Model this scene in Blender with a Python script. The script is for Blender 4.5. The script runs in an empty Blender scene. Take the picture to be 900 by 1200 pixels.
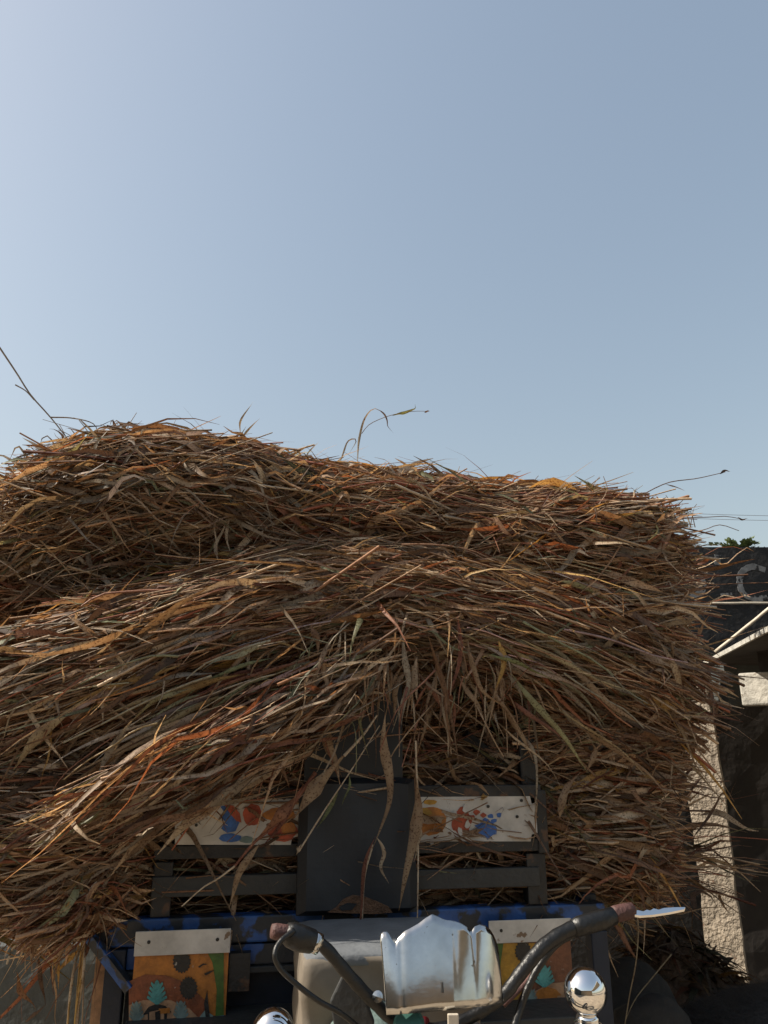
import bpy, bmesh, math, random
import numpy as np
from mathutils import Vector, Matrix
R = math.radians
S = bpy.context.scene
COL = S.collection
rng = np.random.default_rng(11)
random.seed(11)

# ------------------------------------------------------------------ camera
CAM_Z, PITCH, FPX = 1.5, R(17.2), 873.0
cam = bpy.data.cameras.new('camera'); camo = bpy.data.objects.new('camera', cam); COL.objects.link(camo)
cam.sensor_fit = 'VERTICAL'; cam.sensor_height = 36.0; cam.lens = 36.0*FPX/1200.0
cam.clip_start = 0.05; cam.clip_end = 2000
camo.location = (0, 0, CAM_Z); camo.rotation_euler = (math.pi/2+PITCH, 0, 0)
S.camera = camo
# ------------------------------------------------------------------ sky and sun
SUN_AZ, SUN_EL = R(-92), R(42)          # azimuth from +Y, negative to the left
w = bpy.data.worlds.new('World'); S.world = w; w.use_nodes = True
nt = w.node_tree; nt.nodes.clear()
sky = nt.nodes.new('ShaderNodeTexSky'); sky.sky_type = 'NISHITA'; sky.sun_disc = False
sky.sun_elevation = SUN_EL; sky.sun_rotation = SUN_AZ
sky.air_density = 1.6; sky.dust_density = 3.0; sky.ozone_density = 0.7; sky.altitude = 0
bg = nt.nodes.new('ShaderNodeBackground'); bg.inputs[1].default_value = 0.15
wo = nt.nodes.new('ShaderNodeOutputWorld')
gm = nt.nodes.new('ShaderNodeGamma'); gm.inputs[1].default_value = 0.70      # hazy air: softer contrast over the whole sky
nt.links.new(sky.outputs[0], gm.inputs[0]); nt.links.new(gm.outputs[0], bg.inputs[0]); nt.links.new(bg.outputs[0], wo.inputs[0])
sl = bpy.data.lights.new('sun', 'SUN'); so = bpy.data.objects.new('sun', sl); COL.objects.link(so)
sl.energy = 4.6; sl.angle = R(0.6); sl.color = (1.0, 0.91, 0.78)
sd = Vector((math.sin(SUN_AZ)*math.cos(SUN_EL), math.cos(SUN_AZ)*math.cos(SUN_EL), math.sin(SUN_EL)))
so.rotation_euler = sd.to_track_quat('Z', 'Y').to_euler(); so.location = (-6, 0, 8)
S.view_settings.view_transform = 'Standard'; S.view_settings.look = 'None'
S.view_settings.exposure = 0.66; S.view_settings.gamma = 1.0
S.render.engine = 'CYCLES'
S.cycles.max_bounces = 8; S.cycles.diffuse_bounces = 4; S.cycles.transmission_bounces = 4

# ------------------------------------------------------------------ measuring: pixel of the photograph + distance -> place
cp, sp_ = math.cos(PITCH), math.sin(PITCH)
def ray(px, py):
    x = (px-450)/FPX; v = (600-py)/FPX
    return np.array([x, cp - v*sp_, sp_ + v*cp])
def W(px, py, Y):
    d = ray(px, py); return Vector(d*(Y/d[1])) + Vector((0, 0, CAM_Z))
YAW = R(9.0); CX, CY = -0.10, 2.55
E1 = np.array([math.cos(YAW), math.sin(YAW), 0]); E2 = np.array([-math.sin(YAW), math.cos(YAW), 0])
C0 = np.array([CX, CY, 0.0])
def LP(px, py, d):
    """pixel -> (across, back, up) of the cart at depth d behind its front frame"""
    r = ray(px, py); o = np.array([0, 0, CAM_Z])
    t = (np.dot(C0, E2) + d - np.dot(o, E2))/np.dot(r, E2)
    p = o + t*r
    return np.array([np.dot(p-C0, E1), d, p[2]])
def L2W(p):
    p = np.asarray(p, float)
    return C0 + p[..., 0:1]*E1 + p[..., 1:2]*E2 + p[..., 2:3]*np.array([0, 0, 1.0])
def PW(px, py, d): return L2W(LP(px, py, d))

# ------------------------------------------------------------------ materials
MATS = {}
def nodes(m):
    m.use_nodes = True; t = m.node_tree; t.nodes.clear()
    o = t.nodes.new('ShaderNodeOutputMaterial'); b = t.nodes.new('ShaderNodeBsdfPrincipled')
    t.links.new(b.outputs[0], o.inputs[0]); return t, o, b
def mat(name, col, rough=0.6, metal=0.0, var=0.25, scale=8.0, bump=0.0, bscale=None, col2=None, spots=None, spec=None):
    """procedural: colour broken by two noises, relief from a third; spots=(colour, scale, threshold) is chipped paint or dirt"""
    m = bpy.data.materials.new(name); t, o, b = nodes(m)
    tc = t.nodes.new('ShaderNodeTexCoord')
    n = t.nodes.new('ShaderNodeTexNoise'); n.inputs['Scale'].default_value = scale; n.inputs['Detail'].default_value = 6
    n.inputs['Roughness'].default_value = 0.65
    t.links.new(tc.outputs['Object'], n.inputs['Vector'])
    r = t.nodes.new('ShaderNodeValToRGB'); t.links.new(n.outputs['Fac'], r.inputs[0])
    c2 = col2 if col2 else tuple(c*(1-var) for c in col)
    r.color_ramp.elements[0].position = 0.32; r.color_ramp.elements[1].position = 0.68
    r.color_ramp.elements[0].color = (*c2, 1); r.color_ramp.elements[1].color = (*[min(1, c*(1+var*0.5)) for c in col], 1)
    out = r.outputs[0]
    if spots:
        n2 = t.nodes.new('ShaderNodeTexNoise'); n2.inputs['Scale'].default_value = spots[1]; n2.inputs['Detail'].default_value = 8
        t.links.new(tc.outputs['Object'], n2.inputs['Vector'])
        r2 = t.nodes.new('ShaderNodeValToRGB'); t.links.new(n2.outputs['Fac'], r2.inputs[0])
        r2.color_ramp.elements[0].position = spots[2]; r2.color_ramp.elements[1].position = spots[2]+0.04
        r2.color_ramp.elements[0].color = (0, 0, 0, 1); r2.color_ramp.elements[1].color = (1, 1, 1, 1)
        mx = t.nodes.new('ShaderNodeMix'); mx.data_type = 'RGBA'
        t.links.new(r2.outputs[0], mx.inputs[0]); t.links.new(out, mx.inputs[6]); mx.inputs[7].default_value = (*spots[0], 1)
        out = mx.outputs[2]
    t.links.new(out, b.inputs['Base Color'])
    b.inputs['Roughness'].default_value = rough; b.inputs['Metallic'].default_value = metal
    if spec is not None: b.inputs['Specular IOR Level'].default_value = spec
    if bump > 0:
        nb = t.nodes.new('ShaderNodeTexNoise'); nb.inputs['Scale'].default_value = bscale or scale*4; nb.inputs['Detail'].default_value = 8
        t.links.new(tc.outputs['Object'], nb.inputs['Vector'])
        bm = t.nodes.new('ShaderNodeBump'); bm.inputs['Strength'].default_value = bump; bm.inputs['Distance'].default_value = 0.02
        t.links.new(nb.outputs['Fac'], bm.inputs['Height']); t.links.new(bm.outputs[0], b.inputs['Normal'])
    MATS[name] = m; return m
def plant_mat(name, translucency, speck):
    """dry leaf or stalk: piece colour from 'Col', brown specks, light passing through"""
    m = bpy.data.materials.new(name); t, o, b = nodes(m)
    a = t.nodes.new('ShaderNodeAttribute'); a.attribute_name = 'Col'
    tc = t.nodes.new('ShaderNodeTexCoord')
    n = t.nodes.new('ShaderNodeTexNoise'); n.inputs['Scale'].default_value = 160; n.inputs['Detail'].default_value = 3
    t.links.new(tc.outputs['Object'], n.inputs['Vector'])
    r = t.nodes.new('ShaderNodeValToRGB'); t.links.new(n.outputs['Fac'], r.inputs[0])
    r.color_ramp.elements[0].position = 0.36; r.color_ramp.elements[1].position = 0.46
    r.color_ramp.elements[0].color = (speck, speck*0.8, speck*0.7, 1); r.color_ramp.elements[1].color = (1, 1, 1, 1)
    n3 = t.nodes.new('ShaderNodeTexNoise'); n3.inputs['Scale'].default_value = 22; n3.inputs['Detail'].default_value = 3
    t.links.new(tc.outputs['Object'], n3.inputs['Vector'])
    r3 = t.nodes.new('ShaderNodeValToRGB'); t.links.new(n3.outputs['Fac'], r3.inputs[0])
    r3.color_ramp.elements[0].position = 0.3; r3.color_ramp.elements[1].position = 0.7
    r3.color_ramp.elements[0].color = (0.72, 0.62, 0.55, 1); r3.color_ramp.elements[1].color = (1.1, 1.08, 1.05, 1)
    mu = t.nodes.new('ShaderNodeMix'); mu.data_type = 'RGBA'; mu.blend_type = 'MULTIPLY'; mu.inputs[0].default_value = 1
    mu2 = t.nodes.new('ShaderNodeMix'); mu2.data_type = 'RGBA'; mu2.blend_type = 'MULTIPLY'; mu2.inputs[0].default_value = 1
    t.links.new(a.outputs['Color'], mu.inputs[6]); t.links.new(r.outputs[0], mu.inputs[7])
    t.links.new(mu.outputs[2], mu2.inputs[6]); t.links.new(r3.outputs[0], mu2.inputs[7])
    t.links.new(mu2.outputs[2], b.inputs['Base Color'])
    b.inputs['Roughness'].default_value = 0.55; b.inputs['Specular IOR Level'].default_value = 0.35
    if translucency > 0:
        tr = t.nodes.new('ShaderNodeBsdfTranslucent')
        tint = t.nodes.new('ShaderNodeMix'); tint.data_type = 'RGBA'; tint.blend_type = 'MULTIPLY'; tint.inputs[0].default_value = 1
        t.links.new(mu2.outputs[2], tint.inputs[6]); tint.inputs[7].default_value = (1.28, 0.95, 0.58, 1)
        t.links.new(tint.outputs[2], tr.inputs[0])
        ms = t.nodes.new('ShaderNodeMixShader'); ms.inputs[0].default_value = translucency
        t.links.new(b.outputs[0], ms.inputs[1]); t.links.new(tr.outputs[0], ms.inputs[2]); t.links.new(ms.outputs[0], o.inputs[0])
    MATS[name] = m; return m
plant_mat('dry_leaf', 0.38, 0.42); plant_mat('dry_stalk', 0.0, 0.6)
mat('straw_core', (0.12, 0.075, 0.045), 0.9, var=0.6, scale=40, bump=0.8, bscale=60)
mat('earth', (0.34, 0.27, 0.19), 0.95, var=0.35, scale=1.5, bump=0.5, bscale=9)
mat('blue_paint', (0.017, 0.075, 0.25), 0.5, var=0.5, scale=9, bump=0.2, spots=((0.016, 0.020, 0.026), 11, 0.475))
mat('navy_paint', (0.008, 0.014, 0.028), 0.6, var=0.4, scale=7, bump=0.15)
mat('dark_iron', (0.017, 0.0165, 0.016), 0.55, var=0.4, scale=14, bump=0.25, spots=((0.075, 0.038, 0.02), 13, 0.60))
mat('grey_iron', (0.03, 0.032, 0.032), 0.6, var=0.3, scale=12, bump=0.2)
mat('white_tin', (0.50, 0.475, 0.43), 0.42, var=0.32, scale=9, bump=0.25, bscale=9, spots=((0.16, 0.10, 0.06), 34, 0.655))
mat('black_vinyl', (0.012, 0.0145, 0.018), 0.5, var=0.3, scale=5, bump=0.12, bscale=20)
mat('foam', (0.15, 0.08, 0.045), 0.95, var=0.5, scale=40, bump=0.6)
mat('tan_cloth', (0.165, 0.138, 0.105), 0.85, var=0.2, scale=6, bump=0.5, bscale=7)
mat('grey_cloth', (0.13, 0.14, 0.15), 0.85, var=0.3, scale=8, bump=0.3)
mat('chrome', (0.58, 0.575, 0.56), 0.15, 1.0, var=0.22, scale=14, bump=0.03, bscale=18, spots=((0.16, 0.12, 0.09), 55, 0.68))
mat('chrome_clean', (0.86, 0.86, 0.86), 0.03, 1.0, var=0.03, scale=10)
mat('black_rubber', (0.007, 0.007, 0.007), 0.42, var=0.3, scale=20, bump=0.2)
mat('red_rubber', (0.085, 0.036, 0.03), 0.65, var=0.35, scale=30, bump=0.3)
mat('red_paint', (0.16, 0.01, 0.012), 0.35, var=0.2, scale=6)
mat('green_paint', (0.03, 0.10, 0.08), 0.4, var=0.2, scale=6)
mat('tyre', (0.02, 0.02, 0.02), 0.85, var=0.3, scale=10, bump=0.3)
mat('concrete_rough', (0.35, 0.295, 0.23), 0.95, var=0.4, scale=9, bump=1.0, bscale=48, spots=((0.20, 0.13, 0.09), 30, 0.66))
mat('whitewash', (0.46, 0.44, 0.39), 0.9, var=0.35, scale=9, bump=0.6, bscale=30, spots=((0.18, 0.15, 0.115), 14, 0.60))
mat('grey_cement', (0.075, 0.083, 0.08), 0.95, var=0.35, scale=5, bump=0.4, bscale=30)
mat('black_plaster', (0.020, 0.020, 0.021), 0.9, var=0.5, scale=4, bump=0.5, bscale=26, spots=((0.05, 0.05, 0.05), 14, 0.66))
mat('worn_white_paint', (0.19, 0.19, 0.19), 0.9, var=0.5, scale=14, spots=((0.02, 0.02, 0.021), 18, 0.54))
mat('dark_paint_shade', (0.040, 0.034, 0.030), 0.95, var=0.4, scale=3, bump=0.4)  # dark wall paint, and shade under the slab put into the colour
mat('pale_blue_wash', (0.42, 0.45, 0.52), 0.9, var=0.15, scale=4)
mat('mud_wall', (0.42, 0.31, 0.20), 0.95, var=0.25, scale=2, bump=0.4)
mat('bamboo', (0.55, 0.48, 0.38), 0.6, var=0.25, scale=12)
mat('hide', (0.024, 0.022, 0.020), 0.62, var=0.4, scale=14, bump=0.5, bscale=90)
mat('horn', (0.06, 0.055, 0.05), 0.4, var=0.3, scale=12, bump=0.3)
mat('stone', (0.035, 0.033, 0.031), 0.95, var=0.4, scale=6, bump=0.6)
mat('cable', (0.10, 0.10, 0.11), 0.6)
mat('green_leaf', (0.12, 0.16, 0.06), 0.6, var=0.4, scale=20)
for nme, c in dict(p_orange=(0.42, 0.15, 0.02), p_ochre=(0.42, 0.22, 0.02), p_rust=(0.22, 0.06, 0.02), p_brown=(0.17, 0.06, 0.025),
                   p_green=(0.06, 0.13, 0.02), p_teal=(0.08, 0.30, 0.28), p_greyteal=(0.16, 0.22, 0.20), p_black=(0.018, 0.016, 0.014),
                   p_blue=(0.03, 0.11, 0.34), p_tan=(0.42, 0.24, 0.13), p_red=(0.36, 0.06, 0.02), p_dkgreen=(0.035, 0.07, 0.02)).items():
    mat(nme, c, 0.5, var=0.45, scale=30, bump=0.15, spots=((0.34, 0.30, 0.25), 48, 0.685))

# ------------------------------------------------------------------ mesh helpers
class MB:
    """collects shapes (world coordinates) for one mesh object"""
    def __init__(s): s.v = []; s.f = []; s.m = []
    def add(s, verts, faces, mi=0):
        b = len(s.v); s.v += [tuple(map(float, p)) for p in verts]
        s.f += [tuple(b+i for i in f) for f in faces]; s.m += [mi]*len(faces); return s
    def hexa(s, c, mi=0):   # 8 corners: bottom ring 0-3, top ring 4-7
        return s.add(c, [(0, 3, 2, 1), (4, 5, 6, 7), (0, 1, 5, 4), (1, 2, 6, 5), (2, 3, 7, 6), (3, 0, 4, 7)], mi)
    def box(s, x0, x1, y0, y1, z0, z1, f=None, mi=0):
        c = [(x0, y0, z0), (x1, y0, z0), (x1, y1, z0), (x0, y1, z0), (x0, y0, z1), (x1, y0, z1), (x1, y1, z1), (x0, y1, z1)]
        if f: c = [f(np.array(p)) for p in c]
        return s.hexa(c, mi)
    def cbox(s, a0, a1, d0, d1, z0, z1, mi=0): return s.box(a0, a1, d0, d1, z0, z1, L2W, mi)   # box square to the cart
    def tube(s, pts, rad, n=10, caps=True, mi=0):
        P = [Vector(p) for p in pts]; K = len(P)
        if not hasattr(rad, '__len__'): rad = [rad]*K
        T = [(P[min(i+1, K-1)]-P[max(i-1, 0)]).normalized() for i in range(K)]
        a = T[0].orthogonal().normalized(); vs = []; fs = []
        for i in range(K):
            a = (a - T[i]*a.dot(T[i])).normalized(); b_ = T[i].cross(a)
            for k in range(n):
                g = 2*math.pi*k/n; vs.append(P[i] + (a*math.cos(g)+b_*math.sin(g))*rad[i])
        for i in range(K-1):
            for k in range(n): fs.append((i*n+k, i*n+(k+1) % n, (i+1)*n+(k+1) % n, (i+1)*n+k))
        if caps: fs.append(tuple(range(n-1, -1, -1))); fs.append(tuple((K-1)*n+k for k in range(n)))
        return s.add(vs, fs, mi)
    def lathe(s, base, axis, prof, n=24, mi=0):
        base = Vector(base); axis = Vector(axis).normalized(); a = axis.orthogonal().normalized(); b_ = axis.cross(a); vs = []; fs = []
        for (r, h) in prof:
            for k in range(n):
                g = 2*math.pi*k/n; vs.append(base+axis*h+(a*math.cos(g)+b_*math.sin(g))*max(r, 1e-4))
        for i in range(len(prof)-1):
            for k in range(n): fs.append((i*n+k, i*n+(k+1) % n, (i+1)*n+(k+1) % n, (i+1)*n+k))
        return s.add(vs, fs, mi)
    def poly(s, outline, thick, f, mi=0):   # outline in (a,z), extruded along d from d0 to d1
        d0, d1 = thick; n = len(outline)
        vs = [f(np.array((a, d0, z))) for a, z in outline] + [f(np.array((a, d1, z))) for a, z in outline]
        fs = [tuple(range(n)), tuple(range(2*n-1, n-1, -1))] + [(i, i+n, (i+1) % n+n, (i+1) % n) for i in range(n)]
        return s.add(vs, fs, mi)
def smoothcurve(pts, n=6):
    P = [np.asarray(p, float) for p in pts]; out = []
    Q = [2*P[0]-P[1]] + P + [2*P[-1]-P[-2]]
    for i in range(1, len(Q)-2):
        for k in range(n):
            t = k/n; a, b, c, d = Q[i-1], Q[i], Q[i+1], Q[i+2]
            out.append(0.5*((2*b)+(c-a)*t+(2*a-5*b+4*c-d)*t*t+(3*b-a-3*c+d)*t**3))
    out.append(P[-1]); return out
def link_mesh(name, me, parent=None):
    o = bpy.data.objects.new(name, me); COL.objects.link(o)
    if parent is not None: o.parent = parent
    return o
def root_matrix(o):
    while o.parent: o = o.parent
    return o.matrix_basis
def obj(name, mb, mats, parent=None, smooth=False, bevel=0.0, label=None, origin=None):
    me = bpy.data.meshes.new(name); v = mb.v
    if parent is not None:
        inv = root_matrix(parent).inverted(); v = [inv @ Vector(p) for p in v]
    elif origin is not None: v = [Vector(p)-Vector(origin) for p in v]
    me.from_pydata([tuple(p) for p in v], [], mb.f); me.update()
    bm = bmesh.new(); bm.from_mesh(me); bmesh.ops.recalc_face_normals(bm, faces=bm.faces); bm.to_mesh(me); bm.free()
    if isinstance(mats, str): mats = [mats]
    for m in mats: me.materials.append(MATS[m])
    me.polygons.foreach_set('material_index', mb.m)
    if smooth: me.polygons.foreach_set('use_smooth', [True]*len(me.polygons))
    o = link_mesh(name, me, parent)
    if origin is not None and parent is None: o.location = origin
    if bevel:
        b = o.modifiers.new('bevel', 'BEVEL'); b.width = bevel; b.segments = 2; b.limit_method = 'ANGLE'
    if label: o['label'] = label
    return o
def tag(o, label, cat, group=None, kind=None):
    if label: o['label'] = label
    if cat: o['category'] = cat
    if group: o['group'] = group
    if kind: o['kind'] = kind
    return o
def thing(name, loc, label, cat, group=None, rz=0):
    o = bpy.data.objects.new(name, None); COL.objects.link(o)
    o.location = loc; o.rotation_euler = (0, 0, rz); o.empty_display_size = 0.1
    bpy.context.view_layer.update()
    o.matrix_basis = Matrix.Translation(loc) @ Matrix.Rotation(rz, 4, 'Z')
    return tag(o, label, cat, group)

# ================================================================== THE SETTING
n = 60; g = MB(); ext = np.sign(np.linspace(-1, 1, n))*np.abs(np.linspace(-1, 1, n))**3*400
vs = [(x, y, 0.02*math.sin(x*1.3+y*0.7)*math.exp(-(x*x+y*y)/400)-0.02) for y in ext for x in ext]
g.add(vs, [(j*n+i, j*n+i+1, (j+1)*n+i+1, (j+1)*n+i) for j in range(n-1) for i in range(n-1)])
tag(obj('ground', g, 'earth', smooth=True), None, None, kind='structure')

# ------------------------------------------------------------------ black wall with old painted letters, shed roof on a rough pillar
def rough_wall(x0, x1, y0, y1, z1, nx, nz, amp, mb=None, mi=0):
    """wall slab with uneven front and crumbled top"""
    mb = mb or MB(); vs = []; fs = []
    for j in range(nz+1):
        for i in range(nx+1):
            x = x0+(x1-x0)*i/nx; z = z1*j/nz + (amp*1.2*random.uniform(-1, 1) if j == nz else 0)
            vs.append((x, y0+amp*random.uniform(-1, 1), z))
    for j in range(nz+1):
        for i in range(nx+1):
            vs.append((x0+(x1-x0)*i/nx, y1, vs[j*(nx+1)+i][2]))
    N = (nx+1)*(nz+1); q = lambda i, j, b=0: b+j*(nx+1)+i
    for j in range(nz):
        for i in range(nx):
            fs.append((q(i, j), q(i+1, j), q(i+1, j+1), q(i, j+1))); fs.append((q(i, j, N), q(i, j+1, N), q(i+1, j+1, N), q(i+1, j, N)))
    for i in range(nx):
        fs.append((q(i, nz), q(i+1, nz), q(i+1, nz, N), q(i, nz, N)))
    for j in range(nz):
        fs.append((q(0, j), q(0, j+1), q(0, j+1, N), q(0, j, N))); fs.append((q(nx, j), q(nx, j, N), q(nx, j+1, N), q(nx, j+1)))
    return mb.add(vs, fs, mi)
WY = 5.32
wt = W(850, 641, WY).z
bw = thing('boundary_wall', (2.6, WY, 0), 'tall black plastered wall with faded white letters behind the fodder load', 'wall')
obj('wall_face', rough_wall(0.2, 6.5, WY, WY+0.25, wt, 42, 22, 0.0015), 'black_plaster', bw)
def wallpaint(name, strokes, width):
    mb = MB()
    for st in strokes:
        pts = smoothcurve([W(px, py, WY-0.0055) for px, py in st], 5)
        K = len(pts); vs = []
        for i in range(K):
            d = (Vector(pts[min(i+1, K-1)])-Vector(pts[max(i-1, 0)])).normalized(); p = Vector(pts[i]); sd_ = Vector((-d.z, 0, d.x))*width*random.uniform(0.8, 1.12); y = Vector((0, 0.0035, 0))
            vs += [p-sd_, p+sd_, p+sd_+y, p-sd_+y]
        fs = [(i*4+k, i*4+(k+1) % 4, (i+1)*4+(k+1) % 4, (i+1)*4+k) for i in range(K-1) for k in range(4)]+[(0, 1, 2, 3), tuple((K-1)*4+k for k in (3, 2, 1, 0))]
        mb.add(vs, fs)
    return obj(name, mb, 'worn_white_paint', bw)
wallpaint('painted_letter', [[(897, 668), (882, 664), (870, 670), (867, 683), (872, 696), (886, 702), (899, 699)]], 0.022)
wallpaint('painted_letter', [[(822, 676), (823, 690), (817, 699), (808, 697)]], 0.028)
wallpaint('painted_letter', [[(841, 650), (841, 662)]], 0.022)
wallpaint('painted_letter', [[(845, 697), (858, 696)]], 0.010)
wallpaint('painted_letter', [[(799, 655), (800, 668)]], 0.015)

# pillar, roof slab and lintel
PY = 5.08
def rough_pillar(x0, x1, y0, depth, z1, yaw, parent, mname):
    mb = MB(); cx, cy = (x0+x1)/2, y0+depth/2; hw, hd = (x1-x0)/2, depth/2; nz = 54; ring = []
    side = 9; k = 0
    for e in range(4):
        for i in range(side):
            t = -1+2*i/side
            ring.append([(t*hw, -hd), (hw, t*hd), (-t*hw, hd), (-hw, -t*hd)][e])
    n_ = len(ring); vs = []; ca, sa = math.cos(yaw), math.sin(yaw)
    ph = [random.uniform(0, 6.28) for _ in range(n_)]
    for j in range(nz+1):
        z = z1*j/nz; lean = 0.012*math.sin(z*2.1)
        bulge = 1+0.05*math.sin(z*5.3+1)+0.03*math.sin(z*17)+random.uniform(-0.012, 0.012)
        for i, (a, b) in enumerate(ring):
            q = bulge + random.uniform(-0.014, 0.014)+0.015*math.sin(z*9+ph[i])
            if random.random() < 0.03: q -= 0.05
            x, y = a*q+lean, b*q
            vs.append((cx+x*ca-y*sa, cy+x*sa+y*ca, z))
    fs = [(j*n_+i, j*n_+(i+1) % n_, (j+1)*n_+(i+1) % n_, (j+1)*n_+i) for j in range(nz) for i in range(n_)]
    fs.append(tuple(nz*n_+i for i in range(n_)))
    return obj('pillar', mb.add(vs, fs), mname, parent)
xa, xb = W(812, 985, PY).x, W(852, 985, PY).x
shed = thing('open_shed', ((xa+xb)/2+0.9, PY, 0), 'low open shed with rough sunlit pillar and flat cement roof', 'shed')
slab_z = W(825, 777, PY).z
rough_pillar(xa+0.005, xb, PY-0.07, 0.13, slab_z-0.002, R(-27), shed, 'concrete_rough')
def yz(px, py, z):      # point on the ray at a given height
    d = ray(px, py); t = (z-CAM_Z)/d[2]; return Vector(d*t)+Vector((0, 0, CAM_Z))
s0 = yz(826, 776, slab_z); s1 = yz(900, 736, slab_z); ed = (s1-s0).normalized(); s2 = s1+ed*0.9
sx = Vector((3.2, 0.3, 0)); up = Vector((0, 0, 0.022)); s0.z -= 0.02; s2.z -= 0.02
obj('roof_slab', MB().hexa([s2, s2+sx, s0+sx, s0, s2+up, s2+sx+up, s0+sx+up, s0+up]), 'dark_paint_shade', shed, bevel=0.004)
ev = Vector((-0.012, 0, 0))
obj('roof_edge', MB().hexa([s2+ev, s2-ev*0.2, s0-ev*0.2, s0+ev, s2+ev+up*1.08, s2-ev*0.2+up*1.08, s0-ev*0.2+up*1.08, s0+ev+up*1.08]), 'whitewash', shed)
# one pale lintel wall: shaded part coloured grey, added pale block as its sun patch
lz0, lz1 = W(880, 826, 5.0).z, W(880, 786, 5.0).z
lx = W(850, 806, 5.05).x
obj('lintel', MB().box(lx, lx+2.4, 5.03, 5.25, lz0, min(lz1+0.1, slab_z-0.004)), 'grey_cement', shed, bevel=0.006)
obj('back_wall', rough_wall(W(826, 900, 5.29).x, 6.2, 5.27, 5.30, lz0-0.004, 26, 14, 0.006), 'dark_paint_shade', shed)
q0 = W(869, 800, 4.93)
q0 = W(884, 805, 4.2); z_b0, z_b1 = W(880, 826, 4.2).z, W(880, 787, 4.2).z
Mb = Matrix.Translation((q0.x+0.155, 4.2, 0)) @ Matrix.Rotation(R(-42), 4, 'Z')
obj('sun_patch_block', MB().box(-0.21, 0.2, -0.05, 0.05, z_b0, z_b1, lambda p: Mb @ Vector(p)), 'whitewash', shed, bevel=0.01)
obj('bracket', MB().box(-0.10, 0.2, -0.02, 0.03, z_b1+0.001, slab_z-0.001, lambda p: Mb @ Vector(p)), 'dark_paint_shade', shed)  # added support for the block, dark like the shade under the slab
# poles lying out past the shed
def pole(name, a, b, r, label, cat='pole'):
    mb = MB(); a, b = Vector(a), Vector(b); K = 14
    pts = [a.lerp(b, i/(K-1))+Vector((0, 0, 0.0012*math.sin(i*1.7))) for i in range(K)]
    o = obj(name, mb.tube(pts, [r*(1.12 if i % 3 == 0 else 1) for i in range(K)], 8), 'bamboo', origin=a, smooth=True)
    return tag(o, label, cat)
pole('bamboo_pole', W(838, 764, 4.95), W(930, 690, 4.5), 0.010, 'pale bamboo pole slanting up from the shed roof edge')
pole('roof_stick', W(829, 707, WY-0.03), W(960, 706, WY-0.03), 0.008, 'thin pale stick lying level against the black wall below its letters')

# sprig of plant on the wall
sp = W(866, 641, WY+0.1)
pl = thing('wall_plant', sp, 'small feathery green plant growing on top of the black wall', 'plant')
st = MB(); lf = MB()
for k in range(22):
    an = random.uniform(0, 2*math.pi); ln = random.uniform(0.14, 0.28); el = random.uniform(0.3, 1.4)
    d = Vector((math.cos(an)*math.cos(el)*1.25, math.sin(an)*math.cos(el)*0.6, math.sin(el)*0.75))
    pts = [sp+Vector((0, 0, -0.03))+d*ln*t+Vector((0, 0, -0.10*ln*t*t*3)) for t in (0, .25, .5, .75, 1)]
    st.tube(pts, [0.004, 0.003, 0.0025, 0.002, 0.001], 4)
    for i in range(14):
        t = 0.15+0.85*i/13; c = pts[0].lerp(pts[-1], t) if t > 1 else pts[min(int(t*4), 3)].lerp(pts[min(int(t*4)+1, 4)], t*4-min(int(t*4), 3))
        for sgn in (-1, 1):
            s_ = d.cross(Vector((0, 0, 1))).normalized()*sgn*random.uniform(0.02, 0.04)+Vector((0, 0, random.uniform(-.012, .012)))
            f_ = d.normalized()*0.013
            lf.add([c, c+s_*0.5+f_, c+s_, c+s_*0.5-f_], [(0, 1, 2, 3)])
obj('stem', st, 'green_leaf', pl); o = obj('foliage', lf, 'green_leaf', pl); o['kind'] = 'stuff'

# low grey cement wall and far pale wall on the left
lw = thing('cement_wall', (-1.9, 3.9, 0), 'low grey cement wall behind the hanging stalks at the cart corner', 'wall')
z_l = W(40, 1108, 3.9).z
obj('wall_face', rough_wall(-3.2, -0.95, 3.9, 4.08, z_l, 20, 8, 0.005), 'grey_cement', lw)
pw = thing('pale_house', (-7.5, 9.5, 0), 'pale blue washed house wall far beyond the cement wall', 'house')
ztop = W(4, 1062, 9.5).z
obj('wall', rough_wall(-12.0, W(7, 1080, 9.5).x, 9.5, 12.0, max(ztop, 0.9), 8, 5, 0.006), 'pale_blue_wash', pw)
obj('roof', MB().box(-12.1, W(7, 1080, 9.5).x+0.05, 9.4, 12.1, max(ztop, 0.9)+0.006, max(ztop, 0.9)+0.05), 'whitewash', pw)
# mud house across the lane, behind the photographer (it shows in the chrome)
mh = thing('mud_house', (0, -6, 0), 'sunlit tan mud house across the lane reflected in the chrome', 'house')
obj('wall', rough_wall(-9, 3.5, -6.4, -6.1, 2.9, 20, 8, 0.01), 'mud_wall', mh)
obj('roof', MB().box(-9.2, 3.7, -9.5, -5.8, 2.92, 3.06), 'mud_wall', mh)

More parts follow.
